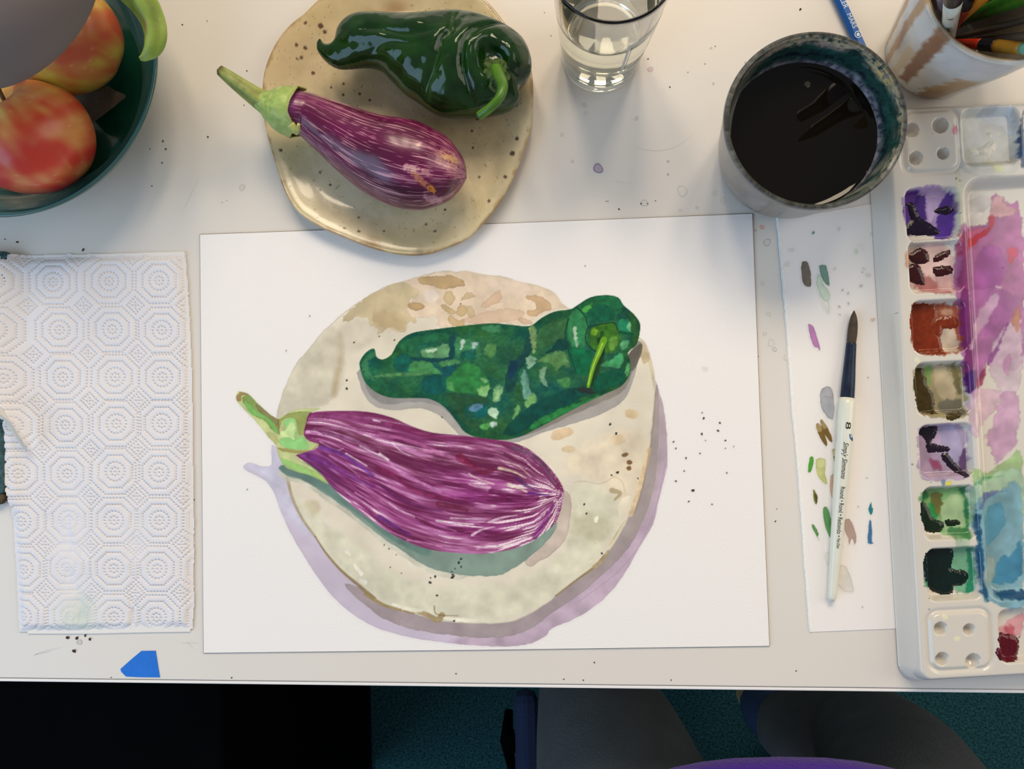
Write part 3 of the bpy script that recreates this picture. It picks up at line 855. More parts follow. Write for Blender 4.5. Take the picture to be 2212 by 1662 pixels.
for ln, w0, w1, cc, aa in [
        ([(140, 290), (450, 360), (640, 400)], 4, 2, (222, 196, 214), 0.9), ([(150, 310), (240, 390), (340, 440)], 3, 2, (232, 214, 226), 0.9),
        ([(0, 190), (300, 260), (600, 380), (930, 500)], 9, 9, (178, 104, 152), 0.75), ([(460, 390), (660, 420), (930, 500)], 10, 8, (184, 112, 156), 0.8),
        ([(900, 460), (1000, 520), (1150, 620), (1270, 600)], 22, 10, (112, 24, 58), 0.85), ([(1250, 840), (1400, 870), (1590, 900)], 14, 6, (92, 18, 66), 0.95),
        ([(1380, 920), (1440, 930), (1480, 940)], 16, 5, (96, 20, 66), 0.9), ([(660, 980), (820, 1010), (980, 1050)], 14, 9, (96, 28, 54), 0.85),
        ([(640, 1170), (880, 1200), (1050, 1210)], 6, 4, (232, 220, 220), 0.95), ([(800, 1140), (1000, 1150), (1190, 1160)], 5, 2, (214, 190, 204), 0.85),
        ([(1230, 1180), (1400, 1130), (1540, 1110)], 7, 3, (224, 200, 212), 0.9), ([(1040, 1330), (1150, 1270), (1290, 1240)], 7, 3, (228, 204, 216), 0.9),
        ([(1140, 1210), (1330, 1120), (1580, 1020), (1800, 930)], 3, 2, (104, 24, 62), 0.8), ([(100, 970), (220, 1050), (390, 1130)], 5, 3, (224, 200, 214), 0.9),
        ([(0, 920), (200, 1030), (420, 1130), (860, 1290)], 4, 3, (186, 120, 164), 0.8), ([(0, 760), (200, 900), (420, 1000), (700, 1060)], 8, 5, (92, 32, 86), 0.75),
        ([(0, 590), (200, 680), (330, 800), (500, 870), (820, 930)], 10, 7, (126, 34, 80), 0.8), ([(100, 510), (260, 640), (460, 740), (680, 850)], 8, 7, (188, 120, 172), 0.85),
        ([(0, 420), (60, 460), (100, 490)], 7, 4, (230, 214, 222), 0.9), ([(1000, 640), (1080, 690), (1280, 760)], 3, 3, (224, 212, 190), 0.9), ([(1340, 580), (1500, 620), (1640, 690)], 8, 3, (226, 214, 184), 0.9),
        ([(1450, 760), (1550, 800), (1660, 850)], 8, 4, (224, 212, 182), 0.9), ([(1240, 800), (1100, 790), (1000, 760)], 6, 3, (212, 184, 196), 0.85), ([(1420, 510), (1560, 560), (1700, 680)], 3, 2, (222, 206, 190), 0.85),
        ([(1500, 350), (1700, 430), (1850, 560), (1950, 740)], 16, 8, (104, 72, 100), 0.8), ([(1540, 690), (1650, 780), (1780, 840)], 12, 5, (72, 34, 84), 0.85), ([(1670, 860), (1780, 870), (1900, 890)], 8, 3, (76, 24, 104), 0.9),
        ([(1690, 390), (1850, 490), (1960, 620)], 2, 2, (224, 200, 206), 0.9), ([(1740, 1350), (1850, 1180), (1950, 1000)], 14, 8, (112, 34, 112), 0.8), ([(1900, 1130), (1960, 1020), (1990, 960)], 2, 2, (210, 170, 200), 0.8),
        ([(1480, 1440), (1600, 1390), (1640, 1370)], 4, 2, (228, 204, 218), 0.9), ([(1800, 920), (1860, 920), (1800, 1000)], 3, 2, (222, 206, 196), 0.85), ([(1960, 950), (1980, 930), (1990, 970)], 5, 3, (226, 214, 216), 0.9),
        ([(0, 1130), (150, 1220), (330, 1330)], 12, 6, (88, 36, 112), 0.85), ([(310, 1390), (520, 1420), (700, 1460)], 5, 4, (192, 128, 172), 0.8), ([(1100, 1480), (1250, 1430), (1330, 1450)], 8, 4, (200, 150, 182), 0.8),
        ([(0, 60), (250, 120), (480, 210), (850, 240), (1200, 270), (1500, 310)], 6, 4, (122, 36, 88), 0.85), ([(720, 320), (900, 340), (1100, 330), (1380, 410)], 4, 5, (198, 150, 178), 0.55)]:
    A.line(zc(820, 900, KE, ln), w0 * .85, w1 * .85, cc, a=aa * .8, soft=2.6, var=.22)
KS = 0.18054
for ln, w0, w1, cc, aa in [
        ([(900, 570), (1000, 570), (1080, 600)], 8, 3, (212, 170, 206), 0.9), ([(900, 620), (960, 680), (1060, 680)], 8, 5, (140, 58, 118), 0.9), ([(870, 600), (900, 430), (950, 340)], 4, 4, (96, 22, 66), 0.9),
        ([(1060, 690), (1250, 790), (1340, 770)], 3, 2, (214, 176, 208), 0.8), ([(1070, 760), (1300, 830), (1560, 1000), (1700, 1100)], 12, 8, (104, 52, 140), 0.85), ([(920, 860), (1200, 980), (1480, 1130), (1700, 1230)], 14, 8, (100, 34, 108), 0.8),
        ([(1170, 850), (1350, 960), (1540, 1110)], 2, 2, (218, 190, 218), 0.8), ([(1370, 830), (1520, 920), (1620, 980)], 4, 3, (228, 212, 226), 0.9), ([(1540, 740), (1700, 820), (1880, 910)], 5, 4, (230, 216, 224), 0.9),
        ([(780, 850), (950, 960), (1080, 1060), (1200, 1180), (1400, 1330)], 5, 4, (104, 24, 72), 0.9), ([(1480, 1300), (1640, 1400), (1760, 1480)], 4, 2, (206, 150, 196), 0.85), ([(1000, 540), (1300, 530), (1600, 560)], 10, 8, (156, 90, 136), 0.6),
        ([(970, 400), (1300, 380), (1600, 420), (1900, 500)], 12, 10, (138, 66, 116), 0.7), ([(1700, 430), (1780, 450)], 5, 3, (226, 204, 218), 0.9), ([(1100, 590), (1400, 650), (1700, 800)], 10, 8, (140, 92, 132), 0.7)]:
    A.line(zc(500, 830, KS, ln), w0 * .85, w1 * .85, cc, a=aa * .8, soft=2.6, var=.22)
# painted calyx and stem
CAL = [(510, 862), (512, 850), (517, 846), (536, 851), (558, 873), (599, 905), (630, 888), (668, 882), (692, 884), (668, 893), (660, 918), (656, 940), (668, 954), (688, 959), (680, 970), (643, 982), (642, 989),
       (682, 1016), (711, 1047), (690, 1036), (660, 1024), (640, 1019), (616, 1009), (602, 986), (596, 963), (580, 945), (549, 907), (521, 879)]
A.wash(CAL, (190, 198, 138), wob=0.8, edge=0.08, sm=2)
cin = np.clip(0.5 - sdpoly(A.X, A.Y, smooth_closed(CAL, 3)) / 1.6, 0, 1)
for pl, cc in [([(45, 180), (100, 95), (220, 120), (120, 140), (120, 200), (60, 210)], (146, 122, 78)), ([(120, 160), (230, 130), (300, 220), (550, 430), (555, 590), (470, 530), (380, 420), (300, 400), (170, 260)], (124, 148, 78)),
               ([(170, 200), (300, 320), (460, 420), (560, 560), (540, 600), (400, 420), (260, 380), (160, 260)], (122, 182, 98)), ([(300, 240), (560, 430), (555, 520), (480, 430), (330, 330)], (134, 128, 82)),
               ([(560, 440), (680, 350), (930, 330), (900, 420), (860, 600), (800, 600), (780, 460), (720, 400), (600, 450), (560, 600)], (142, 152, 84)), ([(600, 470), (730, 400), (780, 520), (760, 680), (660, 570), (640, 490)], (142, 206, 126)),
               ([(680, 480), (745, 455), (770, 540), (745, 640), (770, 680), (640, 640), (590, 640), (580, 560), (640, 560)], (200, 222, 154)), ([(570, 660), (700, 640), (740, 680), (850, 620), (920, 730), (900, 780), (700, 780), (590, 730)], (140, 202, 122)),
               ([(560, 760), (760, 790), (950, 790), (1040, 720), (1000, 780), (800, 830), (600, 800)], (160, 148, 84)), ([(590, 890), (700, 920), (900, 1000), (1060, 1080), (1160, 1190), (1000, 1120), (720, 1020), (620, 960)], (150, 198, 112)),
               ([(900, 1010), (1080, 1080), (1160, 1190), (1050, 1140)], (166, 188, 110)), ([(420, 570), (520, 600), (560, 680), (520, 740), (450, 640)], (178, 178, 120))]:
    A.wash(zc(500, 830, KS, pl), cc, a=0.9, wob=0.9, ws=5, var=0.07, vs=12, edge=0.07, sm=2, inside=cin)
A.line(zc(500, 830, KS, [(560, 430), (560, 520), (575, 600)]), 5, 2, (140, 122, 74))
# splashes on and beside the plate
for (x, y, r) in [(765, 740, 1.8), (852, 735, 1.8), (749, 822, 2.2), (749, 840, 2.6), (819, 727, 1.4), (955, 902, 1.5), (995, 657, 1.4), (786, 803, 1.6), (830, 1178, 1.4), (840, 1186, 1.5), (856, 1199, 1.2), (843, 1226, 1.4),
                  (867, 1239, 1.2), (996, 1208, 2.4), (991, 1216, 2.8), (996, 1225, 2.0), (983, 1229, 1.6), (976, 1236, 1.6), (978, 1242, 2.4), (977, 1248, 3.2), (981, 1245, 1.8), (940, 1246, 2.6), (930, 1249, 1.6), (929, 1259, 3.0),
                  (944, 1287, 2.4), (981, 1342, 2.2), (1262, 1090, 2.2), (1267, 1110, 2.2), (1300, 1196, 2.2), (1378, 1034, 1.6), (1321, 1027, 2.0), (1334, 1021, 3.0), (1455, 955, 1.9), (1460, 969, 1.7), (1482, 990, 2.0), (1478, 1018, 1.6),
                  (1460, 1040, 2.0), (1497, 1060, 3.2), (1488, 1084, 1.8), (1520, 904, 2.4), (1516, 938, 2.4), (1555, 914, 2.2), (1551, 931, 2.4), (1567, 952, 2.0), (1512, 980, 1.6), (1517, 892, 1.4), (1585, 965, 1.2), (1570, 1022, 1.6),
                  (1538, 1090, 1.6), (1524, 952, 1.0), (1567, 969, 1.2), (534, 1058, 1.2), (1264, 575, 1.2), (669, 683, 1.2), (618, 758, 1.2)]:
    A.dot(x, y, r, (48, 44, 42))
A.dot(1523, 797, 6, (206, 200, 194), a=0.5)
V = P(X, Y, np.full(X.shape, PT + 0.00012))
keep = (A.cov > 0.02).reshape(X.shape)
k2 = keep.copy(); k2[1:] |= keep[:-1]; k2[:-1] |= keep[1:]; k2[:, 1:] |= keep[:, :-1]; k2[:, :-1] |= keep[:, 1:]
masked('painted_still_life', V, A.lin(), k2, m_paint, sheet, flip=True)

# ------------------------------------------------------------------ stoneware plate
PLO = [(655, 30), (700, -12), (770, -48), (850, -66), (930, -62), (1000, -40), (1050, -2), (1085, 40), (1120, 90), (1145, 140), (1152, 190), (1150, 240), (1146, 280), (1130, 330), (1108, 385), (1080, 435),
       (1045, 480), (1010, 515), (960, 537), (915, 550), (860, 549), (800, 535), (740, 512), (690, 490), (645, 460), (617, 420), (598, 370), (580, 310), (569, 260), (566, 200), (572, 150), (595, 95), (625, 55)]
RIMH = 0.0125
po = smooth_closed(PLO, 10)
pw = PXY(po, RIMH)[:, :2]
pcx, pcy = pw.mean(0)
ang = np.unwrap(np.arctan2(pw[:, 1] - pcy, pw[:, 0] - pcx))
rad = np.hypot(pw[:, 0] - pcx, pw[:, 1] - pcy)
o_ = np.argsort(ang); ang, rad = ang[o_], rad[o_]
NT = 480
TH = np.linspace(0, 2 * np.pi, NT, endpoint=False)
RO = np.interp(TH, ang, rad, period=2 * np.pi)
kern = np.ones(5) / 5
RO = np.convolve(np.r_[RO[-2:], RO, RO[:2]], kern, 'valid')
prs = [(0.0, .0066), (.05, .0066)] + [(r, .0066 + 0.0002 * math.sin(r * 9)) for r in np.linspace(.08, .74, 170)]
prs += [(r, .0066 + .0052 * float(ss(.72, 1.0, r)) ** 1.1) for r in np.linspace(.75, .985, 40)]
prs += [(.995, RIMH - .0004), (1.0, RIMH - .0012), (1.0, RIMH - .0028), (.985, RIMH - .0046), (.93, RIMH - .0062), (.85, .0048), (.75, .0034), (.66, .003), (.655, .0006), (.60, .0006), (.59, .003), (0.0, .003)]
prs = np.array(prs)
wv = 0.0009 * np.sin(TH * 3 + 1.0) + 0.0007 * np.sin(TH * 5 + 0.4)
V = np.zeros((len(prs), NT, 3))
for i_, (r, z) in enumerate(prs):
    V[i_, :, 0] = pcx + RO * r * np.cos(TH); V[i_, :, 1] = pcy + RO * r * np.sin(TH)
    V[i_, :, 2] = T + z + (wv * ss(.7, 1.0, r) if i_ < len(prs) - 8 else 0)
xx, yy = V[..., 0] * 3000, V[..., 1] * 3000
n1 = fbm(xx / 90, yy / 90, 31, 3); n2 = fbm(xx / 16, yy / 16, 32, 3); n3 = vn(xx / 7, yy / 7, 33)
rr = prs[:, 0][:, None] * np.ones((1, NT))
c = np.array([190, 174, 136.0]) + ((n1 - .5) * 2)[..., None] * np.array([12, 14, 22.0]) + ((n2 - .5))[..., None] * np.array([20, 20, 20.0])
warm = np.clip((np.sin(TH[None, :] - 0.9) * rr - 0.25) * 1.3 + (n1 - .5), 0, 1)[..., None]
c = c * (1 - 0.5 * warm) + 0.5 * warm * np.array([172, 142, 98])
pal = np.clip((-np.sin(TH[None, :] + 0.5) * rr) * 0.8, 0, 1)[..., None]
c = c * (1 - .45 * pal) + .45 * pal * np.array([196, 186, 152])
rimm = ss(.972, 1.01, rr + (n2 - .5) * 0.06)[..., None]
c = c * (1 - .75 * rimm) + .75 * rimm * np.array([140, 108, 70])
sp = (vn(xx / 4, yy / 4, 37) > 0.90) & (vn(xx / 23, yy / 23, 38) > .42)
c[sp] = c[sp] * .62 + np.array([100, 72, 44]) * .38
c = np.clip(c * 1.06, 0, 255)
for (x, y, r) in [(672 + 22, 58, 5), (702, 69, 3.5), (643, 100, 3), (660, 104, 3.5), (651, 125, 3), (642, 128, 2), (675, 156, 3.6), (714, 187, 2), (741, 179, 2), (740, 203, 2.4), (776, 201, 2.2), (798, 215, 2), (1114, 228, 4.6), (1117, 302, 3.6),
                  (1107, 334, 5), (1092, 384, 3.5), (1035, 381, 2.2), (1057, 436, 3), (961, 452, 2), (920, 484, 2.2), (775, 470, 2), (712, 398, 2), (690, 410, 2.4), (747, 496, 2), (608, 326, 3), (830, 500, 2), (777, 502, 2.4), (690, 371, 2), (663, 55, 2.6),
                  (965, 22, 3), (1030, 255, 2.4), (1019, 281, 2), (940, 500, 2), (620, 425, 2.4), (1021, 318, 2)]:
    w = P(x, y, .008)
    dd = np.hypot(V[..., 0] - w[0], V[..., 1] - w[1]) / S(.008)
    m_ = np.clip(1 - (dd - r) / 1.5, 0, 1)[..., None] * .85
    m_[prs[:, 0].size - 10:] = 0
    c = c * (1 - m_) + m_ * np.array([70, 46, 34])
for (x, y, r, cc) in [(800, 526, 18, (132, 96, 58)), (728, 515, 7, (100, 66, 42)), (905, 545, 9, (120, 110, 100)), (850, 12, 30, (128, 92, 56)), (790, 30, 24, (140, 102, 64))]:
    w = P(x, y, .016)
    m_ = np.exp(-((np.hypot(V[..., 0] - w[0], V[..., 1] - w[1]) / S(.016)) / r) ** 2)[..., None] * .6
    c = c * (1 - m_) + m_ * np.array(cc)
m_plate = mat('speckled_stoneware_glaze', attr=True, rough=0.20, coat=0.3, coat_rough=0.05, bump=(110, 0.10, 0.002), spec=0.5)
tag(build('plate', V.reshape(-1, 3), quads(len(prs), NT, wrap_m=True)[:, ::-1], m_plate, None, alb(c), origin=(pcx, pcy, T)), 'tan speckled stoneware plate with wavy rim under the eggplant', 'plate')

# ------------------------------------------------------------------ striped eggplant on the plate
eg = empty('eggplant', P(800, 330, .0075))
tag(eg, 'purple and white streaked eggplant with green stem lying on the plate', 'eggplant')
st = np.array([(622, 240, 44, .040), (645, 244, 47, .0385), (672, 252, 50.5, .037), (722, 281, 63, .0365), (770, 310, 76, .0365), (815, 334, 87.5, .037), (862, 351, 96, .0378), (905, 363, 93.5, .0372), (940, 369, 83, .0365),
               (968, 374, 67, .036), (988, 377, 47, .0355), (1000, 379, 27, .0355), (1006.5, 380, 10, .0355), (1008.5, 380, 1.0, .0355)])
q_ = spline(st, 260)
Cc = P(q_[:, 0], q_[:, 1], q_[:, 3]); Rr = q_[:, 2] * S(.036) * 0.985
NR = 560
V = sweep(Cc, Rr, NR, rot=0.0)
tt = np.linspace(0, 1, 260)[:, None] * np.ones((1, NR)); th = (np.linspace(0, 2 * np.pi, NR, endpoint=False)[None, :]) * np.ones((260, 1))
cx_, sx_ = np.cos(th), np.sin(th)
# streak noise that closes around the ring
def rn(kc, ks, sd):
    return 0.5 * (vn(cx_ * kc + 50, tt * ks + sx_ * kc * .5, sd) + vn(sx_ * kc + 90, tt * ks - cx_ * kc * .5, sd + 1))
def ring(k, ks, sd):
    return vn(th / (2 * np.pi) * k, tt * ks, sd)
a1 = ring(330, 5, 51); a2 = ring(230, 7, 52); a3 = ring(26, 6, 53); a4 = ring(480, 16, 54); a5 = ring(44, 7, 56); a6 = ring(300, 14, 57)
den = .06 + .11 * ss(.45, .95, tt) * ss(.1, .7, a3) + .10 * (a3 - .5) + .05 * (1 - np.abs(np.sin(th))) 
l1 = np.clip((a1 - (.86 - den)) / .08, 0, 1) * ss(.25, .5, a5)
l2 = np.clip((a2 - (.88 - den)) / .06, 0, 1) * ss(.3, .55, a6)
l3 = np.clip((a4 - (.87 - den * 1.3)) / .08, 0, 1) * .8
wh_ = np.maximum(np.maximum(l1, l2), l3)
big = rn(2.4, 5, 55)
bc = np.array([88, 15, 58.0]) + ((a3 - .5) * 1.0)[..., None] * np.array([34, 8, 28]) + ((big - .5))[..., None] * np.array([30, 8, 20])
c = bc * (1 - .72 * wh_[..., None]) + .72 * wh_[..., None] * np.array([216, 172, 172])
ck = np.exp(-(tt / .045) ** 2)[..., None]
c = c * (1 - .7 * ck) + .7 * ck * np.array([150, 100, 172])  # bluish lavender reflection beside the calyx, painted into the skin colour
Xp = V[..., 0]; Yp = V[..., 1]
up_ = V[..., 2] > Cc[:, 2][:, None]
for (x, y, rx, ry, an, cc, aa) in [(967, 334, 16, 9, 5, (176, 128, 62), .9), (962, 336, 30, 20, 0, (214, 176, 140), .5), (928, 400, 9, 7, 20, (196, 128, 48), .95), (905, 385, 22, 9, 40, (190, 130, 84), .75), (888, 366, 22, 8, 5, (226, 186, 176), .75),
                                   (920, 372, 14, 6, 20, (220, 170, 160), .6), (905, 316, 9, 4, -40, (216, 176, 160), .7), (1003, 376, 5, 10, 0, (206, 170, 110), .9), (930, 415, 26, 7, 5, (214, 170, 176), .6), (975, 360, 20, 14, 0, (206, 160, 150), .4)]:
    w = P(x, y, .062)
    dx, dy = (Xp - w[0]) / S(.062), -(Yp - w[1]) / S(.062)
    ca, sa = math.cos(math.radians(an)), math.sin(math.radians(an))
    g = ((dx * ca + dy * sa) / rx) ** 2 + ((-dx * sa + dy * ca) / ry) ** 2
    m_ = np.clip(1.25 - g - (fbm(Xp * 900, Yp * 900, 61, 3) - .5) * 2.2, 0, 1) * up_ * aa
    c = c * (1 - m_[..., None]) + m_[..., None] * np.array(cc)
m_egg = mat('eggplant_skin', attr=True, rough=0.28, spec=0.5, coat=0.15, coat_rough=0.12)
build('body', V.reshape(-1, 3), quads(260, NR, wrap_m=True), m_egg, eg, alb(np.clip(c, 0, 255)))
# calyx: a cap over the shoulder with pointed lobes, and the stem
m_green = mat('eggplant_calyx_green', attr=True, rough=0.42, spec=0.4, bump=(300, 0.25, 0.001))
NC = 120
thc = np.linspace(0, 2 * np.pi, NC, endpoint=False)
cs = np.array([(560, 217, 20, .042), (572, 221, 24, .042), (584, 226, 33, .0415), (598, 231, 43, .041), (612, 236, 49, .0405), (628, 241, 51, .0395), (645, 245, 51.5, .0385), (662, 250, 53, .0375), (690, 262, 58.5, .037)])
qc = spline(cs, 60)
lobe = .60 + .025 * np.sin(3 * thc + .6)
for a0_, w0_, e0_ in ((math.radians(178), .22, .12), (math.radians(38), .34, .10), (math.radians(-60), .3, .2), (math.radians(-120), .3, .2)):
    dd_ = np.angle(np.exp(1j * (thc - a0_)))
    lobe = lobe + e0_ * np.exp(-(dd_ / w0_) ** 2)
lobe = np.clip(lobe, .5, .95)
V = np.zeros((44, NC, 3)); V2 = np.zeros((44, NC, 3))
full = sweep(P(qc[:, 0], qc[:, 1], qc[:, 3]), qc[:, 2] * S(.04) * 1.015, NC)
for j in range(NC):
    u = np.linspace(0, lobe[j], 44) * 59
    for k in range(3):
        V[:, j, k] = np.interp(u, np.arange(60), full[:, j, k])
ctr = P(qc[:, 0], qc[:, 1], qc[:, 3])
uu = np.linspace(0, 1, 44)[:, None] * lobe[None, :] * 59
cen = np.stack([np.interp(uu, np.arange(60), ctr[:, k]) for k in range(3)], -1)
dirn = V - cen; ln_ = np.linalg.norm(dirn, axis=-1, keepdims=True); dirn /= ln_ + 1e-9
edge_up = (0.0010 * ss(.86, 1.0, np.linspace(0, 1, 44)))[:, None, None]
V = V + dirn * (0.0006 + edge_up + 0.0007 * (fbm(np.cos(thc)[None, :] * 6 + 9, uu * .3, 71, 2) - .5)[..., None])
gn = fbm(thc[None, :] * 6, uu * .25, 72, 3)[..., None]
cg = np.array([140, 158, 86.0]) + (gn - .5) * np.array([50, 44, 36]) + np.clip(dirn[..., 2:3], 0, 1) * np.array([14, 18, 10.])
cg = cg * (1 - .5 * (edge_up / .0010)) + .5 * (edge_up / .0010) * np.array([158, 150, 84])
o_ = build('calyx', V.reshape(-1, 3), quads(44, NC, wrap_m=True), m_green, eg, alb(np.clip(cg, 0, 255)))
md = o_.modifiers.new('thickness', 'SOLIDIFY'); md.thickness = 0.0011; md.offset = 1.0
# curled tip of one lobe
tip = spline([(628, 268, .064), (636, 279, .062), (640, 286, .060), (644, 280, .062), (645, 268, .066)], 16)
tube('calyx_tip', P(tip[:, 0], tip[:, 1], tip[:, 2]), np.interp(np.linspace(0, 1, 16), [0, .4, 1], [.0026, .0022, .0010]), mat('calyx_tip_green', (176, 178, 104), 0.5, var=(300, .15)), eg, n=10)
sq = spline([(476, 152, 11, .052), (492, 164, 14, .052), (515, 181, 17, .050), (540, 199, 20, .047), (562, 214, 23, .0435), (575, 221, 27, .042)], 60)
Rs = sq[:, 2] * S(.05)
ths = np.linspace(0, 2 * np.pi, 40, endpoint=False)
Rg = Rs[:, None] * (1 + .07 * np.cos(5 * ths + .5)[None, :])
gn = fbm(np.linspace(0, 8, 60)[:, None] + 0 * ths[None, :], ths[None, :] * 1.2 + 0 * Rg, 73, 3)[..., None]
cg = np.array([132, 140, 70.0]) + (gn - .5) * np.array([60, 50, 40]) + .10 * np.cos(5 * ths + .5)[None, :, None] * np.array([60, 90, 60])
dk_ = np.exp(-(np.linspace(0, 1, 60) / .06) ** 2)[:, None, None]
cg = cg * (1 - .9 * dk_) + .9 * dk_ * np.array([84, 62, 42])
tube('stem', P(sq[:, 0], sq[:, 1], sq[:, 3]), Rg, m_green, eg, n=40, col=alb(np.clip(cg, 0, 255)))

# ------------------------------------------------------------------ poblano pepper on the plate
pp = empty('green_pepper', P(930, 140, .0075))
tag(pp, 'glossy dark green wrinkled pepper with curled tip lying on the plate', 'pepper')
PO = [(691, 84), (701, 95), (714, 98), (725, 90), (730, 64), (750, 41), (777, 31), (811, 30), (861, 35), (912, 36), (962, 32), (1013, 32), (1057, 44), (1097, 61), (1131, 88), (1147, 125), (1147, 155), (1135, 175), (1122, 190),
      (1122, 215), (1107, 232), (1080, 243), (1040, 249), (996, 251), (955, 249), (925, 236), (902, 219), (871, 199), (844, 172), (821, 149), (794, 141), (760, 145), (730, 147), (706, 135), (689, 115), (684, 98)]
Xg, Yg, dg_, hz = inflate(smooth_closed(PO, 5), 1.5)
hz = hz * 0.98


def groove(pts, w, depth, h, step=0.0):
    p = spline([(a, b, 0) for a, b in pts], 30)[:, :2]
    d, t, s = sdline(Xg, Yg, p)
    fade = np.sin(np.pi * np.clip(t, 0.02, .98)) ** .5
    return h - depth * fade * np.exp(-(d / w) ** 2) + step * fade * s * np.exp(-(d / (w * 2.2)) ** 2)


msk = ss(0, 16, dg_)
h2 = hz.copy()
h2 = groove([(1004, 34), (988, 70), (984, 104), (966, 124), (950, 168), (930, 205), (922, 236)], 8, 8, h2, 3.0)
h2 = groove([(1012, 36), (1006, 80), (990, 112)], 8, 4, h2)
h2 = groove([(1100, 62), (1062, 80), (1036, 102), (1014, 126), (1006, 160), (1010, 200), (1026, 244)], 8, 10, h2, 3.0)
h2 = groove([(1034, 112), (1030, 150), (1036, 190), (1046, 220)], 8, 5, h2)
h2 = groove([(782, 90), (830, 92), (870, 104), (910, 110), (950, 108)], 9, 8, h2, 1.5)
h2 = groove([(800, 138), (830, 120), (860, 118), (900, 128), (930, 120)], 10, 6, h2, -1.5)
h2 = groove([(720, 100), (745, 110), (790, 112), (830, 118)], 9, 4, h2)
h2 = groove([(912, 224), (936, 200), (956, 190), (966, 210)], 8, 4, h2)
h2 = groove([(1146, 178), (1120, 180), (1098, 172)], 8, 12, h2)
h2 = groove([(1112, 72), (1104, 100), (1086, 128)], 12, 3, h2)
h2 = groove([(862, 36), (858, 60), (862, 84)], 14, 4, h2)
h2 = groove([(760, 140), (748, 110), (756, 70)], 16, 3, h2)
# hollow around the stem with a thick shoulder
dc = np.hypot((Xg - 1068) / 1.0, (Yg - 158) / 1.15)
an_ = np.arctan2(Yg - 158, Xg - 1068)
h2 = h2 + 6.0 * np.exp(-((dc - 50) / 20) ** 2) * (1 + .45 * np.cos(3 * an_ + .6)) - 24 * (1 - ss(13, 38 + 5 * np.cos(3 * an_ + .6), dc))
h2 = h2 + 5.0 * np.exp(-(((Xg - 890) / 22) ** 2 + ((Yg - 170) / 20) ** 2)) + 4 * np.exp(-(((Xg - 970) / 14) ** 2 + ((Yg - 190) / 34) ** 2)) + 3 * np.exp(-(((Xg - 900) / 30) ** 2 + ((Yg - 75) / 14) ** 2))
for _ in range(5):
    h2[1:-1, 1:-1] = .2 * (h2[1:-1, 1:-1] + h2[:-2, 1:-1] + h2[2:, 1:-1] + h2[1:-1, :-2] + h2[1:-1, 2:])
h2 = h2 + 4.0 * (fbm(Xg / 46, Yg / 34, 81, 2) - .5) * 2 + .5 * (fbm(Xg / 13, Yg / 13, 82, 2) - .5) * 2
hz2 = np.maximum(hz * (1 - msk) + h2 * msk, 0)
ins = dg_ > 0
MIDH = 0.034
sc_ = S(MIDH)
# snap outer ring of vertices to the outline
g_y, g_x = np.gradient(dg_, 1.5)
gl = np.hypot(g_x, g_y) + 1e-9
out = ~ins
Xs = np.where(out, Xg - np.minimum(dg_, 0) * g_x / gl, Xg); Ys = np.where(out, Yg - np.minimum(dg_, 0) * g_y / gl, Yg)
W = P(Xs, Ys, np.full(Xs.shape, MIDH))
Vt = W.copy(); Vt[..., 2] = T + MIDH + np.where(out, 0, hz2 * sc_)
Vb = W.copy(); Vb[..., 2] = np.maximum(T + .0078, T + MIDH - np.where(out, 0, hz * sc_))
gnn = fbm(Xg / 30, Yg / 24, 83, 3)[..., None]
cp = np.array([16, 50, 12.0]) + (gnn - .5) * np.array([18, 30, 12]) + np.clip((hz2 - h2.mean()) / 60, 0, 1)[..., None] * 0
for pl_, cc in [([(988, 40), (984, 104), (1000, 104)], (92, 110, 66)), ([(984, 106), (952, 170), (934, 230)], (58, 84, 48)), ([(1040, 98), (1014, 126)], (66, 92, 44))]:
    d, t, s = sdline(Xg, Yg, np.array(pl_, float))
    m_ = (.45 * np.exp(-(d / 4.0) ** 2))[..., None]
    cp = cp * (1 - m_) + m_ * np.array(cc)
n_, m__ = Xg.shape
q_ = quads(n_, m__)
kf = ins.ravel()[q_].any(1); q_ = q_[kf]
u_, inv = np.unique(q_, return_inverse=True); inv = inv.reshape(-1, 4)
vt = Vt.reshape(-1, 3)[u_]; vb = Vb.reshape(-1, 3)[u_]; cu_ = alb(np.clip(cp, 0, 255)).reshape(-1, 3)[u_]
m_pep = mat('pepper_skin', attr=True, rough=0.11, spec=0.5, bump=(40, 0.10, 0.004))
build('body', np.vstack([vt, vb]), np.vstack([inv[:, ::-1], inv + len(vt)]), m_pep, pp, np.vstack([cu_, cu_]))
zc0 = MIDH + (float(hz.max()) - 30) * sc_
hs_ = lambda x, y: MIDH + sc_ * float(hz2[np.argmin(abs(Yg[:, 0] - y)), np.argmin(abs(Xg[0] - x))])
hb = hs_(1066, 160)
m_pcal = mat('pepper_calyx', (58, 82, 28), 0.55, bump=(500, 0.7, 0.002), var=(220, .5))
tc_ = np.linspace(0, 2 * np.pi, 60, endpoint=False)
cv, cf = [], []
for k, (r, z) in enumerate([(0, .009), (8, .008), (15, .0058), (22, .0046), (28, .0046), (32, .003)]):
    for j, t in enumerate(tc_):
        w = 1 + (.10 * math.sin(5 * t) + .05 * math.sin(9 * t + 1)) * (k / 5)
        cv.append(P(1068 + r * w * math.cos(t), 160 + 1.12 * r * w * math.sin(t), hb + z + (.0012 * math.sin(9 * t + k) if k > 2 else 0)).tolist())
build('calyx', cv, quads(6, 60, wrap_m=True)[:, ::-1], m_pcal, pp)
sq = spline([(1072, 150, 15, hb + .004), (1082, 172, 12.5, hb + .014), (1086, 190, 11.5, hb + .020), (1078, 212, 10.5, hb + .022), (1060, 232, 9.8, hb + .020), (1040, 247, 10, hb + .016), (1035, 251, 9.5, hb + .015)], 50)
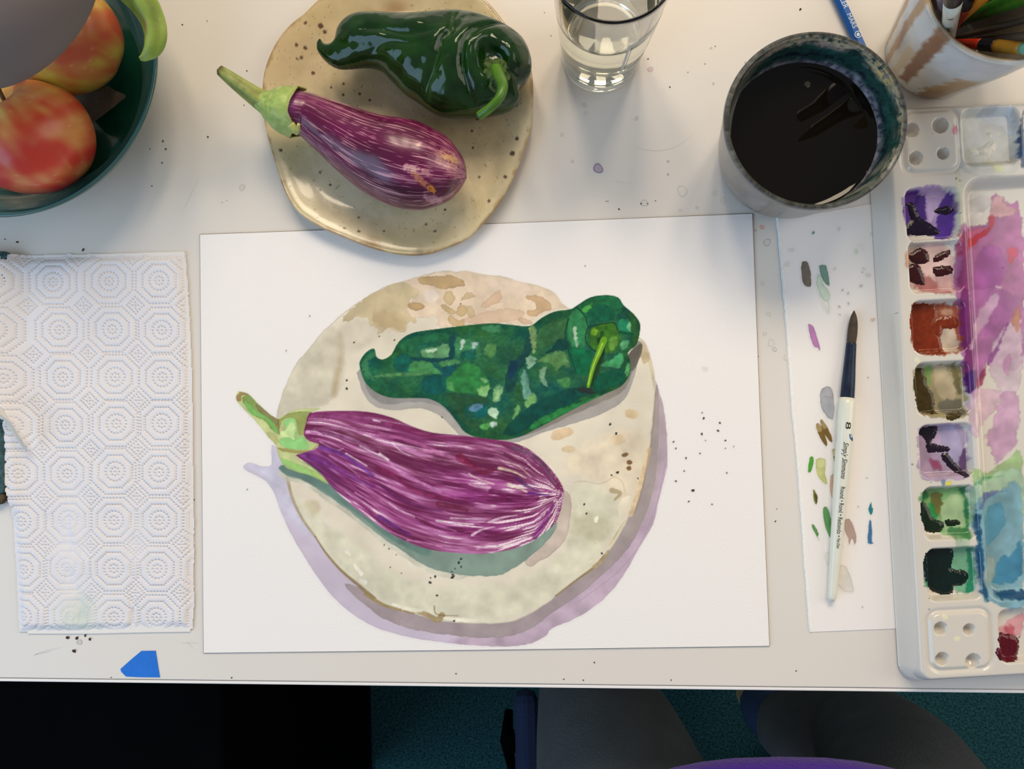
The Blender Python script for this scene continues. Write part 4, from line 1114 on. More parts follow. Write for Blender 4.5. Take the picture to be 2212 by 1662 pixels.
cg = np.array([70, 112, 26.0]) + (fbm(np.linspace(0, 6, 50)[:, None] + np.zeros((1, 24)), np.linspace(0, 9, 24)[None, :] + np.zeros((50, 1)), 88, 2)[..., None] - .5) * np.array([40, 46, 20])
tube('stem', P(sq[:, 0], sq[:, 1], sq[:, 3]), sq[:, 2] * S(hb + .015), mat('pepper_stem', attr=True, rough=.35), pp, n=24, col=alb(cg))

# ------------------------------------------------------------------ teal bowl with fruit
BH = 0.052
bc_ = P(3, 132, BH)
br = 359 * S(BH)
bw = lambda t: 0.012 * np.sin(2 * t + 2.6) + 0.004 * np.sin(3 * t)
bp_ = np.vstack([spline([(0.0, .004, 0), (.045, .004, 0), (.05, .002, 0), (.058, .002, 0), (.062, .006, 0), (br * .80, .022, 0), (br * .95, .040, 0), (br * .995, BH - .003, 0), (br, BH - .0006, 0), (br * .992, BH, 0), (br * .978, BH - .0008, 0), (br * .955, BH - .006, 0),
                         (br * .90, .034, 0), (br * .78, .020, 0), (br * .6, .0115, 0), (br * .35, .0085, 0), (0.0, .008, 0)], 130)[:, :2]])


def bowl_col(V, th, p):
    n = fbm(V[..., 0] * 40, V[..., 1] * 40, 91, 3)[..., None]
    inner = (np.arange(len(p)) > np.argmax(p[:, 1]))[:, None, None]
    r = p[:, 0][:, None, None] / br
    deep = np.array([16, 66, 52.0]); teal = np.array([20, 108, 126.0]); brown = np.array([70, 76, 56.0])
    k = ss(.74, .93, r + (n - .5) * .10)
    ci = deep * (1 - k) + teal * k
    ci = ci + (n - .5) * 18
    kr = ss(.955, .985, r)
    ci = ci * (1 - .5 * kr) + .5 * kr * np.array([40, 104, 104])
    co = np.array([44, 88, 86.0]) * .7 + brown * .3 + (n - .5) * 26
    return alb(np.clip(np.where(inner, ci, co), 0, 255))


m_bowl = mat('teal_bowl_glaze', attr=True, rough=0.16, coat=0.4, spec=0.5, bump=(60, 0.05, 0.002))
bowl = lathe('fruit_bowl', bp_, bc_[0], bc_[1], T, m_bowl, None, 180, bowl_col, bw)
tag(bowl, 'teal glazed bowl with dark green inside holding apples', 'bowl')


def apple(px, py, rpx, hc, axis, seed, cols, label, pole=True):
    r = rpx * S(hc + .01)
    c0 = P(px, py, hc)
    e = empty('apple', (c0[0], c0[1], c0[2] - r * .93))
    tag(e, label, 'apple', 'apples in the teal bowl')
    nv, nu = 90, 120
    phi = np.linspace(0, np.pi, nv); th = np.linspace(0, 2 * np.pi, nu, endpoint=False)
    ph, tt = np.meshgrid(phi, th, indexing='ij')
    rad = r * (1 + .03 * np.cos(5 * tt) * np.sin(ph) ** 2 * np.cos(ph * .5 + 1.5) + .05 * np.sin(ph) ** 2)
    rho = rad * np.sin(ph) * (1 + .05 * np.cos(ph))
    z = rad * .93 * np.cos(ph)
    z = z - r * .42 * np.exp(-(rho / (.26 * r)) ** 2) * (np.cos(ph) > 0) + r * .16 * np.exp(-(rho / (.2 * r)) ** 2) * (np.cos(ph) < 0)
    v = np.stack([rho * np.cos(tt), rho * np.sin(tt), z], -1)
    a = np.array(axis, float); a /= np.linalg.norm(a)
    x = np.cross([0.3, 1, 0.2], a); x /= np.linalg.norm(x); y = np.cross(a, x)
    M = np.stack([x, y, a], 0)
    V = v @ M + c0
    n1 = fbm(V[..., 0] * 55 + 7, V[..., 1] * 55 + V[..., 2] * 30, seed, 3)
    n2 = vn(tt / (2 * np.pi) * 46, ph * 3, seed + 1); n3 = fbm(V[..., 0] * 26 + 3, V[..., 1] * 26 + V[..., 2] * 20, seed + 2, 2)
    k = np.clip((n1 * .6 + n3 * .6 + n2 * .16 - cols[3]) * 3.2, 0, 1)[..., None]
    C = np.array(cols[0], float) * (1 - k) + np.array(cols[1], float) * k
    kd = np.clip((n3 - .56) * 5, 0, 1)[..., None]
    C = C * (1 - .6 * kd) + .6 * kd * np.array(cols[2], float)
    spk = (vn(V[..., 0] * 1500, V[..., 1] * 1500 + V[..., 2] * 900, seed + 5) > .93)
    C[spk] = C[spk] * .6 + np.array([226, 176, 120]) * .4
    cav = np.exp(-(ph / .32) ** 2)[..., None]
    C = C * (1 - .6 * cav) + .6 * cav * np.array([150, 140, 70])
    body = build('body', V.reshape(-1, 3), quads(nv, nu, wrap_m=True), m_apple, e, alb(np.clip(C, 0, 255)))
    s0 = c0 + a * r * .45; s1 = c0 + a * r * .80 + np.array([.002, .003, 0]); s2 = c0 + a * r * 1.05 + np.array([.005, .006, 0])
    pts = spline([s0, s1, s2], 12)
    tube('stem', pts, np.linspace(.0012, .0016, 12), m_astem, e, n=8)
    return e


m_apple = mat('apple_skin', attr=True, rough=0.34, spec=0.45, coat=0.12, coat_rough=.15)
m_astem = mat('apple_stem_brown', (92, 70, 44), .7, var=(300, .3))
apple(72, 300, 130, .0520, (-.25, .60, .76), 104, ((212, 170, 92), (200, 64, 42), (170, 36, 46), .45), 'red apple nearest the paper towel in the teal bowl')
apple(148, 84, 122, .0500, (-.6, .2, .75), 131, ((196, 180, 72), (186, 84, 52), (168, 60, 50), .50), 'yellow and red apple at the back of the teal bowl')
# dry leaf scrap lying in the bowl
lf = smooth_closed([(150, 208), (180, 190), (225, 184), (250, 196), (271, 207), (256, 222), (236, 238), (212, 256), (196, 266), (180, 250)], 3)
lw = P(lf[:, 0], lf[:, 1], .0175 + .012 * ss(180, 290, lf[:, 0]))
lv = np.vstack([lw, lw - [0, 0, .0006], lw.mean(0)[None], lw.mean(0)[None] - [0, 0, .0006]])
n_ = len(lw)
lfaces = [(j, 2 * n_, (j + 1) % n_) for j in range(n_)] + [(n_ + j, n_ + (j + 1) % n_, 2 * n_ + 1) for j in range(n_)] + [(j, (j + 1) % n_, n_ + (j + 1) % n_, n_ + j) for j in range(n_)]
tag(build('dry_leaf', lv, lfaces, mat('dry_leaf_brown', (92, 84, 72), .7, bump=(300, .4, .002), var=(120, .25)), smooth=False), 'grey brown dry leaf scrap in the teal bowl beside the apples', 'leaf')

# made-up eggplant body standing in for a lens obstruction, stem over the bowl rim
de = empty('eggplant', P(60, -10, .088))
tag(de, 'grey mauve stand-in for a lens obstruction over the apples with curved green stem at the bowl rim', 'eggplant')
stq = spline(np.array([(196, -158, 30, .118), (166, -130, 70, .122), (122, -92, 104, .128), (70, -44, 128, .132), (8, 12, 138, .134), (-64, 72, 130, .132), (-114, 118, 98, .13), (-138, 138, 58, .13), (-148, 146, 2, .13)]), 90)
gcol = np.array([112, 104, 102.0]) + (fbm(np.linspace(0, 4, 90)[:, None] + np.zeros((1, 80)), np.linspace(0, 5, 80)[None, :] + np.zeros((90, 1)), 141, 2)[..., None] - .5) * 14
tube('body', P(stq[:, 0], stq[:, 1], stq[:, 3]), stq[:, 2] * S(.13), mat('lens_obstruction_grey', attr=True, rough=.75, spec=.25), de, n=80, col=alb(gcol))
cq = spline(np.array([(226, -186, 24, .112), (205, -163, 44, .116), (180, -134, 68, .120), (156, -106, 92, .125)]), 20)
Rc = cq[:, 2] * S(.12) * 1.03
tube('calyx', P(cq[:, 0], cq[:, 1], cq[:, 3]), Rc, mat('dusky_calyx', (132, 152, 82), .5, var=(80, .2)), de, n=40)
sq = spline(np.array([(222, -182, 25, .112), (248, -120, 27, .114), (268, -40, 29, .110), (305, 0, 30, .104), (328, 40, 27, .098), (336, 76, 25, .094), (330, 104, 21, .092), (314, 122, 11, .091), (303, 126, 5, .0905)]), 100)
ths = np.linspace(0, 2 * np.pi, 40, endpoint=False)
Rg = (sq[:, 2] * S(.1))[:, None] * (1 + .08 * np.cos(4 * ths + .4)[None, :])
gn = fbm(np.linspace(0, 9, 100)[:, None] + np.zeros((1, 40)), np.linspace(0, 6, 40)[None, :] + np.zeros((100, 1)), 143, 3)[..., None]
cg = np.array([134, 156, 66.0]) + (gn - .5) * np.array([50, 48, 40]) + .25 * np.cos(4 * ths + .4)[None, :, None] * np.array([50, 60, 46])
sc2 = (np.exp(-((np.linspace(0, 1, 100)[:, None] - .74) / .07) ** 2) * np.exp(-((ths[None, :] - 1.2) / .22) ** 2))[..., None]
cg = cg * (1 - .8 * sc2) + .8 * sc2 * np.array([130, 96, 50])
tube('stem', P(sq[:, 0], sq[:, 1], sq[:, 3]), Rg, m_green, de, n=40, col=alb(np.clip(cg, 0, 255)))

# ------------------------------------------------------------------ glass of water
GH = .122
gb = P(1297, 122, 0.0)
gx, gy = float(gb[0]), float(gb[1])
gl_ = empty('drinking_glass', (gx, gy, T)); tag(gl_, 'clear drinking glass half full of water with an etched square', 'glass')
m_glass = mat('clear_glass', (255, 255, 255), 0.0, trans=1.0, ior=1.46)
m_glass.node_tree.nodes['Principled BSDF'].inputs['Base Color'].default_value = (1, 1, 1, 1)
for l in list(m_glass.node_tree.links):
    if l.to_socket.name == 'Base Color':
        m_glass.node_tree.links.remove(l)
m_glass.node_tree.nodes['Principled BSDF'].inputs['Base Color'].default_value = (.97, .985, .97, 1)
ro = lambda z: .0282 + (.0385 - .0282) * (z / GH) ** 1.1
op = [(0, .0004), (.024, .0004), (.0268, .001), (.0282, .003)] + [(ro(z), z) for z in np.linspace(.006, GH - .002, 24)] + [(.0385, GH - .0008), (.0376, GH), (.0367, GH - .0008)]
op += [(ro(z) - .0021, z) for z in np.linspace(GH - .003, .014, 24)] + [(.0235, .0108), (.018, .0096), (0, .0092)]
lathe('glass_body', op, gx, gy, T, m_glass, gl_, 128)
WL = .074
m_water = mat('water', (252, 250, 226), 0.0, trans=1.0, ior=1.33)
wi = lambda z: ro(z) - .0021 + .0003
wp = [(0, .0088), (.0180, .0092), (.0238, .0105)] + [(wi(z), z) for z in np.linspace(.0145, WL - .0004, 16)] + [(wi(WL) - .0008, WL - .0007), (wi(WL) - .003, WL - .0012), (0, WL - .0012)]
lathe('water', wp, gx, gy, T, m_water, gl_, 128)
# etched square on the side towards the painter
m_etch = mat('frosted_etching', (206, 208, 204), .6); m_etd = mat('etched_line', (120, 124, 126), .5)


def on_glass(a, z, off=.00025):
    r = ro(z) + off
    return (gx + r * math.cos(a), gy + r * math.sin(a), T + z)


def gpatch(name, a0, a1, z0, z1, m, off, n=10):
    v = [on_glass(a0 + (a1 - a0) * j / n, z, off) for z in (z0, z1) for j in range(n + 1)]
    return build(name, v, [(j, j + 1, n + 2 + j, n + 1 + j) for j in range(n)], m, gl_)


D = math.radians
a0, a1, z0, z1 = D(-72), D(-18), .034, .083
for aa, bb, za, zb in ((a0, a0 + D(3.2), z0, z1), (a1 - D(3.2), a1, z0, z1), (a0, a1, z0, z0 + .003), (a0, a1, z1 - .003, z1)):
    gpatch('etched_frame', aa, bb, za, zb, m_etch, .00025)
for aa, bb, za, zb in ((a0 + D(5), a0 + D(5.8), z0 + .006, z1 - .006), (a1 - D(5.8), a1 - D(5), z0 + .006, z1 - .006), (a0 + D(5), a1 - D(5), z0 + .006, z0 + .0066), (a0 + D(5), a1 - D(5), z1 - .0066, z1 - .006)):
    gpatch('etched_line', aa, bb, za, zb, m_etd, .0003)

# ------------------------------------------------------------------ stoneware cup of dark rinse water
KH = .075
kb = P(1684, 345, 0.0); kx, ky = float(kb[0]), float(kb[1])
kr0, kr1 = .0455, 196 * S(KH)
cup = empty('rinse_cup', (kx, ky, T)); tag(cup, 'dark glazed stoneware cup of black paint water', 'cup')
kp = prof_line([(0, .001), (.036, .001), (.042, .003), (kr0, .010), (.0485, .022), (.0520, .045), (.0550, .064), (kr1 - .0002, KH - .003), (kr1 - .0004, KH - .0008), (kr1 - .0018, KH), (kr1 - .0036, KH - .0010),
                (kr1 - .0048, KH - .006), (.0505, .055), (.0474, .040), (.044, .018), (.038, .008), (0, .006)], 8)


def cup_col(V, th, p):
    i0 = int(np.argmax(p[:, 1]))
    inner = (np.arange(len(p)) > i0)[:, None]
    z = p[:, 1][:, None] + 0 * th[None, :]
    t = th[None, :] + 0 * z
    u = np.cos(t) * 4; v = np.sin(t) * 4
    n1 = fbm(u + 7, v + z * 90, 151, 3); n2 = fbm(u * 3 + 3, v * 3 + z * 260, 152, 3); n3 = fbm(u * 8, v * 8 + z * 500, 153, 2); n4 = fbm(u * 2.2 + 20, v * 2.2 + z * 40, 154, 2)
    out = np.array([120, 114, 106.0]) + ((n1 - .5) * 30)[..., None]
    drip = np.clip((n4 - .5) * 5 - (z - .05) * -30, 0, 1)[..., None] * (z > .02)[..., None]
    out = out * (1 - .35 * drip) + .35 * drip * np.array([96, 96, 100])
    bot = (1 - ss(.0, .012, z))[..., None]
    out = out * (1 - .3 * bot) + .3 * bot * np.array([150, 130, 100])
    w = np.where(t > math.pi, t - 2 * math.pi, t)
    m1 = fbm(w * 9, z * 260, 171, 4); m2 = fbm(w * 26, z * 700, 172, 3); m3 = fbm(w * 5, z * 120, 173, 3); m4 = fbm(w * 60, z * 1500, 174, 2)
    zz = z + (m3 - .5) * .010
    inn = np.array([36, 72, 64.0]) + ((m1 - .5) * 60)[..., None] * np.array([.7, 1, .9]) + ((m4 - .5) * 30)[..., None]
    def lay(m, col):
        nonlocal inn
        m = np.clip(m, 0, 1)[..., None]
        inn = inn * (1 - m) + m * np.asarray(col, float)
    lay(ss(.0545, .0500, zz) * .85, (128, 122, 132))
    lay(ss(.0535, .0500, zz) * np.clip((m2 - .52) * 9, 0, 1) * .9, (52, 50, 62))
    lay(ss(.0535, .0500, zz) * np.clip((m1 - .55) * 9, 0, 1) * .8, (168, 156, 162))
    lay(np.exp(-((zz - .0560) / .0030) ** 2) * np.clip((m1 * .6 + m2 * .4 - .44) * 10, 0, 1) * .95, (20, 20, 36))
    lay(ss(.0650, .0690, zz) * np.clip((m1 - .40) * 6, 0, 1) * np.clip(.5 + np.sin(w - .2), 0, 1) * .9, (178, 152, 142))
    lay(ss(.0660, .0700, zz) * np.clip((m2 - .50) * 8, 0, 1) * .8, (40, 44, 44))
    lay(ss(.0690, .0725, zz) * np.clip((m2 - .35) * 6, 0, 1) * np.clip(.4 + np.cos(w - .7), 0, 1), (206, 186, 150))
    lay(ss(.0655, .0690, z) * np.exp(-((w - .55) / .16) ** 2) * np.clip((m2 - .38) * 9, 0, 1), (226, 194, 118))
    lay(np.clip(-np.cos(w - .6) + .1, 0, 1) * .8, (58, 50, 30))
    c = np.where(inner[..., None], inn, out)
    rim = np.exp(-((np.arange(len(p)) - i0) / 9.0) ** 2)[:, None, None]
    rc = np.array([52, 54, 50.0]) + ((n3 - .5) * 100)[..., None]
    c = c * (1 - .85 * rim) + .85 * rim * rc
    return alb(np.clip(c, 0, 255))


m_cup = mat('painted_stoneware', attr=True, rough=.3, coat=.25, bump=(250, .15, .002))
lathe('cup_body', kp, kx, ky, T, m_cup, cup, 420, cup_col)
m_dw = mat('black_paint_water', (14, 11, 6), .03, spec=.5, ior=1.33)
wr = .0468
lathe('dark_water', [(0, .0470), (wr * .5, .0470), (wr * .93, .0470), (wr * .985, .0473), (wr + .0022, .0480)], kx, ky, T, m_dw, cup, 96)
bx = P(1745, 181, .048)
bub = []
lathe('bubble', [(.0022 * math.cos(a), .0022 * math.sin(a) * .8) for a in np.linspace(0, math.pi / 2, 6)], bx[0], bx[1], T + .0471, mat('bubble_film', (200, 190, 160), .02, trans=.9, ior=1.1), cup, 20)

# ------------------------------------------------------------------ glazed pot of brushes
QH = .094
qb = P(2016, 114, 0.0); qx, qy = float(qb[0]), float(qb[1])
qr0, qr1 = 105 * S(0.0), 187 * S(QH)
pot = empty('brush_pot', (qx, qy, T)); tag(pot, 'grey white glazed pot with brown brush marks holding brushes', 'pot')
qp = prof_line([(0, .0012), (qr0 * .9, .0012), (qr0, .004), (qr0 + .2 * (qr1 - qr0), .020), (qr0 + .62 * (qr1 - qr0), .055), (qr1 - .0015, QH - .006), (qr1, QH - .0014), (qr1 - .0018, QH), (qr1 - .0040, QH - .0016),
                (qr1 - .0062, QH - .010), (qr0 + .6 * (qr1 - qr0) - .0052, .055), (qr0 - .003, .016), (qr0 - .008, .008), (0, .007)], 9)


def pot_col(V, th, p):
    i0 = int(np.argmax(p[:, 1]))
    inner = (np.arange(len(p)) > i0)[:, None, None]
    z = p[:, 1][:, None] + 0 * th[None, :]
    t = np.where(th > math.pi, th - 2 * math.pi, th)[None, :] + 0 * z
    n1 = fbm(t * 5 + 9, z * 120, 161, 3); n2 = fbm(t * 9, z * 230, 162, 3)
    out = np.array([206, 208, 206.0]) + ((n1 - .5) * 24)[..., None] + np.clip(.5 - z / .094, 0, 1)[..., None] * np.array([-12, -12, -22.])
    def streak(tc, w, z0, z1, col, slant=0.0, a=.9):
        nonlocal out
        m = np.clip((1 - np.abs(t - tc - slant * (z - .05)) / w + (n2 - .5) * 1.0) * 3, 0, 1) * ss(z0 - .004, z0 + .004, z + (n1 - .5) * .02) * (1 - ss(z1 - .003, z1 + .003, z + (n1 - .5) * .02))
        m = m[..., None] * a
        out = out * (1 - m) + m * np.asarray(col, float)
    streak(D(-170), .085, .0, .10, (172, 132, 92))
    streak(D(-141), .125, .010, .093, (122, 72, 42), -1)
    streak(D(-152), .10, .006, .050, (196, 176, 140), 0, .6)
    streak(D(-98), .26, .0, .056, (176, 134, 80), 2.0, .8)
    streak(D(-104), .26, .0, .022, (140, 98, 50), 0, .7)
    streak(D(-58), .10, .0, .10, (156, 118, 92), -3.0)
    streak(D(172), .08, .0, .1, (150, 108, 70))
    streak(D(60), .2, .0, .1, (150, 108, 70)); streak(D(120), .15, .0, .1, (120, 70, 42))
    inn = np.array([120, 110, 94.0]) + ((n1 - .5) * 26)[..., None]
    c = np.where(inner, inn, out)
    rim = np.exp(-((np.arange(len(p)) - i0) / 7.0) ** 2)[:, None, None]
    rc = np.array([206, 196, 178.0]) + ((n2 - .5) * 60)[..., None] - np.clip(np.cos(t - D(-150)) - .6, 0, 1)[..., None] * np.array([110, 150, 190.])
    c = c * (1 - .8 * rim) + .8 * rim * rc
    return alb(np.clip(c, 0, 255))


lathe('pot_body', qp, qx, qy, T, mat('white_brown_glaze', attr=True, rough=.3, coat=.2, bump=(140, .15, .002)), pot, 220, pot_col)


def rod(name, label, cat, A, B, segs, group='brushes and pencils in the glazed pot', n=20):
    """a thin turned thing from A to B (px, py, h); segs = (part name, t0, t1, r0, r1, material, flat)"""
    a = P(*A); b = P(*B)
    e = empty(name, a); tag(e, label, cat, group)
    for (pn, t0, t1, r0, r1, m_, fl) in segs:
        k = np.linspace(t0, t1, 8)[:, None]
        C = a + (b - a) * k
        tube(pn, C, np.linspace(r0, r1, 8), m_, e, n=n, flat=fl)
    return e


m_pearl = mat('pearl_white_lacquer', (216, 216, 200), .3, coat=.4, var=(60, .04)); m_blackf = mat('black_ferrule', (30, 30, 36), .35, metal=.3, var=(120, .2))
m_orange = mat('orange_lacquer', (206, 132, 26), .4, coat=.2, var=(80, .05)); m_greenp = mat('green_lacquer', (48, 112, 26), .4, coat=.2, var=(160, .3)); m_redp = mat('red_lacquer', (176, 44, 20), .4, var=(120, .15))
m_dgrey = mat('dark_grey_plastic', (66, 58, 48), .5, var=(90, .12)); m_gold = mat('ochre_lacquer', (160, 112, 32), .4, var=(80, .15)); m_tealp = mat('teal_dried_paint', (110, 168, 140), .5, var=(140, .25))
m_lav = mat('clear_lavender_plastic', (126, 114, 132), .25, coat=.3, var=(60, .1)); m_red2 = mat('dark_red_lacquer', (150, 50, 30), .4, var=(80, .1)); m_taupe = mat('taupe_lacquer', (128, 112, 88), .45, var=(60, .08))
m_tip = mat('dark_bristles', (44, 34, 26), .7, bump=(600, .5, .001))
wb = rod('paintbrush', 'white handled brush marked 8 standing in the glazed pot', 'brush', (2040, 134, .014), (2053, 44, .094), [('handle', 0, 1.40, .0034, .0050, m_pearl, 1), ('ferrule', 1.40, 1.75, .0051, .0046, m_blackf, 1), ('bristles', 1.75, 1.95, .0046, .001, m_tip, 1)])
rod('paintbrush', 'thick orange lacquered stick leaning in the glazed pot', 'brush', (2030, 78, .015), (2170, -50, .150), [('handle', 0, .98, .0034, .0040, m_orange, 1), ('end_cap', .98, 1.04, .0041, .0028, m_gold, 1)])
rod('paintbrush', 'green smeared brush handle leaning to the right in the glazed pot', 'brush', (2078, 44, .020), (2300, -44, .155), [('handle', 0, .95, .0040, .0058, m_greenp, 1), ('end_cap', .95, 1.0, .0058, .003, m_tealp, 1)])
rod('palette_knife', 'wide flat dark grey tool leaning to the right in the glazed pot', 'tool', (2058, 84, .022), (2340, 8, .135), [('blade', 0, .8, .0075, .0110, m_dgrey, .25), ('handle', .8, 1.0, .0070, .0065, m_blackf, .8)])
rod('paintbrush', 'red tipped brush with black band and teal paint in the glazed pot', 'brush', (2060, 90, .052), (2290, 112, .120), [('tip', 0, .30, .0016, .0036, m_redp, 1), ('band', .30, .44, .0038, .0038, m_blackf, 1), ('handle', .44, .68, .0038, .0034, m_gold, 1), ('painted_end', .68, 1.0, .0034, .0040, m_tealp, 1)])
rod('paintbrush', 'dark black handled brush behind the orange stick in the pot', 'brush', (2072, 50, .045), (2140, -70, .150), [('handle', 0, .9, .003, .0050, m_blackf, 1), ('end_cap', .9, 1.0, .0050, .003, m_red2, 1)])
rod('marker', 'clear lavender plastic pen beside the white brush in the pot', 'pen', (2050, 112, .014), (2042, 6, .094), [('barrel', 0, 1.5, .0030, .0050, m_lav, 1), ('cap', 1.5, 1.8, .0050, .0045, m_blackf, 1)])
rod('paintbrush', 'short red handled brush behind the white brush in the pot', 'brush', (2046, 84, .018), (2090, 2, .110), [('handle', 0, .9, .0028, .0040, m_red2, 1), ('ferrule', .9, 1.0, .0040, .003, m_blackf, 1)])
rod('paintbrush', 'taupe wooden handle low against the far wall of the pot', 'brush', (2050, 98, .012), (2300, 76, .118), [('handle', 0, .9, .0030, .0044, m_taupe, 1), ('end_cap', .9, 1.0, .0044, .003, m_blackf, 1)])
m_ink = mat('black_ink', (26, 24, 24), .5)


def letter_on_rod(body, size, A, B, px0, roll, r, parent, m_, shear=0., off=.0002, t0=0.0, name='lettering', bold=0.0):
    """letters running from A towards B (world points), facing direction roll (world vector)"""
    v, f = text_shape(body, size, shear, bold)
    if not len(v):
        return
    v[:, 1] -= (size * .34)
    d = (B - A) / np.linalg.norm(B - A)
    up = roll - d * (roll @ d); up /= np.linalg.norm(up)
    side = np.cross(up, d)
    k = v[:, 0] + t0
    rr_ = r(k) + off
    an = v[:, 1] / rr_
    W = A + d * k[:, None] + up * (rr_ * np.cos(an))[:, None] + side * (rr_ * np.sin(an))[:, None]
    return build(name, W, f, m_, parent, smooth=False)


wa, wbb = P(2040, 134, .014), P(2053, 44, .094)
Lw = np.linalg.norm(wbb - wa)
rw_ = lambda k: .0034 + (.0050 - .0034) * k / (Lw * 1.40)
camp = np.array([0, 0, T + CH])
tpos = lambda px, py: None
dW = (wbb - wa) / Lw
fac = camp - wa
# text reads from the top down: run from the upper end towards the lower end
top_ = wa + dW * (Lw * 1.40)
rdn = lambda k: .0050 - (.0050 - .0034) * k / (Lw * 1.40)
# position of the figure 8 as seen at pixel (2041, 26)
def t_at(A, B, px, py):
    best = min(np.linspace(0, 1.6, 800), key=lambda t: abs(_pix(A + (B - A) * t)[1] - py))
    return best * np.linalg.norm(B - A)
def _pix(w):
    c = RWC @ (w - camp)
    return (1106 + FPX * c[0] / c[2], 831 + FPX * c[1] / c[2])
t8 = t_at(wa, wbb, 2041, 22); ts = t_at(wa, wbb, 2040, 42)
letter_on_rod('8', .0042, top_, wa, 0, fac, rdn, wb, m_ink, t0=Lw * 1.40 - t8, name='number_8')
letter_on_rod('Simply', .0038, top_, wa, 0, fac, rdn, wb, m_ink, shear=.35, t0=Lw * 1.40 - ts, name='lettering')

# ------------------------------------------------------------------ blue pencil lying behind the cup
pa, pb = P(1742, -160, .0037), P(1872, 128, .0037)
pn = empty('pencil', (pa + pb) / 2 - [0, 0, .0037]); tag(pn, 'blue drawing pencil with white lettering lying behind the dark cup', 'pencil')
m_bluep = mat('blue_lacquer', (4, 84, 160), .35, coat=.2, var=(60, .05)); m_wink = mat('silver_lettering', (206, 216, 226), .4)
hexr = .0037
C = pa + (pb - pa) * np.linspace(0, 1, 4)[:, None]
V = sweep(C, np.full(4, hexr), 6, rot=0.0)
tube('barrel', C, np.full(4, hexr), m_bluep, pn, n=6, smooth=False)
tp_ = pa + (pb - pa) * np.linspace(-.12, 0, 6)[:, None]
tube('sharpened_end', tp_, np.linspace(.0006, .0036, 6), mat('pencil_wood', (206, 170, 120), .6, var=(200, .15)), pn, n=12)
flat_r = hexr * math.sin(math.pi / 3)


def flat_text(body, size, A, B, w_at, h, m_, parent, name='lettering', ysh=0.0, bold=0.0, shear=0.0):
    v, f = text_shape(body, size, shear, bold)
    d = (B - A) / np.linalg.norm(B - A); s = np.cross([0, 0, 1.0], d)
    W = A + d * (v[:, 0] + w_at)[:, None] + s * (v[:, 1] - size * .34 + ysh)[:, None] + np.array([0, 0, h])
    return build(name, W, f, m_, parent, smooth=False)


def along(A, B, px, py):
    w = P(px, py, A[2] - T + .003); d = (B - A) / np.linalg.norm(B - A)
    return float((w - A) @ d)


t1 = along(pa, pb, 1823.5, 33)
flat_text('MARS', .0047, pa, pb, t1, flat_r + .00012, m_wink, pn)
v, f = text_shape('STAEDTLER', .0050)
flat_text('STAEDTLER', .0050, pa, pb, along(pa, pb, 1818, 22) - v[:, 0].max(), flat_r + .00012, m_wink, pn)
# round badge after the lettering
cen_ = pa + (pb - pa) / np.linalg.norm(pb - pa) * along(pa, pb, 1848, 77) + np.array([0, 0, flat_r + .00014])
rv, rf = [], []
for j in range(24):
    t = 2 * math.pi * j / 24
    for r in (.0021, .0026):
        rv.append((cen_ + [r * math.cos(t), r * math.sin(t), 0]).tolist())
rf = [(2 * j, 2 * j + 1, (2 * j + 3) % 48, (2 * j + 2) % 48) for j in range(24)]
build('round_badge', rv, rf, m_wink, pn)
hv = [(0.0, .0016), (.0006, .0007), (.0013, .0010), (.0009, .0001), (.0012, -.0012), (-.0010, -.0012), (-.0012, .0002), (-.0005, .0010)]
build('head_emblem', [(cen_ + [x, y, 0]).tolist() for x, y in hv], [tuple(range(len(hv)))[::-1]], m_wink, pn)

# ------------------------------------------------------------------ swatch paper
sw = empty('swatch_paper', P(1820, 900, 0)); tag(sw, 'narrow white test strip with paint swatches under the brush', 'paper')
m_sw = mat('smooth_paper', (229, 224, 219), .8, bump=(700, .15, .0005))
SWC = [(1678, 470), (1683, 500), (1690, 600), (1700, 720), (1709, 860), (1722, 1000), (1731, 1120), (1741, 1260), (1750, 1366), (1850, 1362), (1975, 1357), (1960, 1100), (1940, 700), (1925, 432), (1905, 437), (1760, 462)]
slab('paper', PXY(SWC, .0007)[:, :2], T + .00025, T + .0007, m_sw, sw)
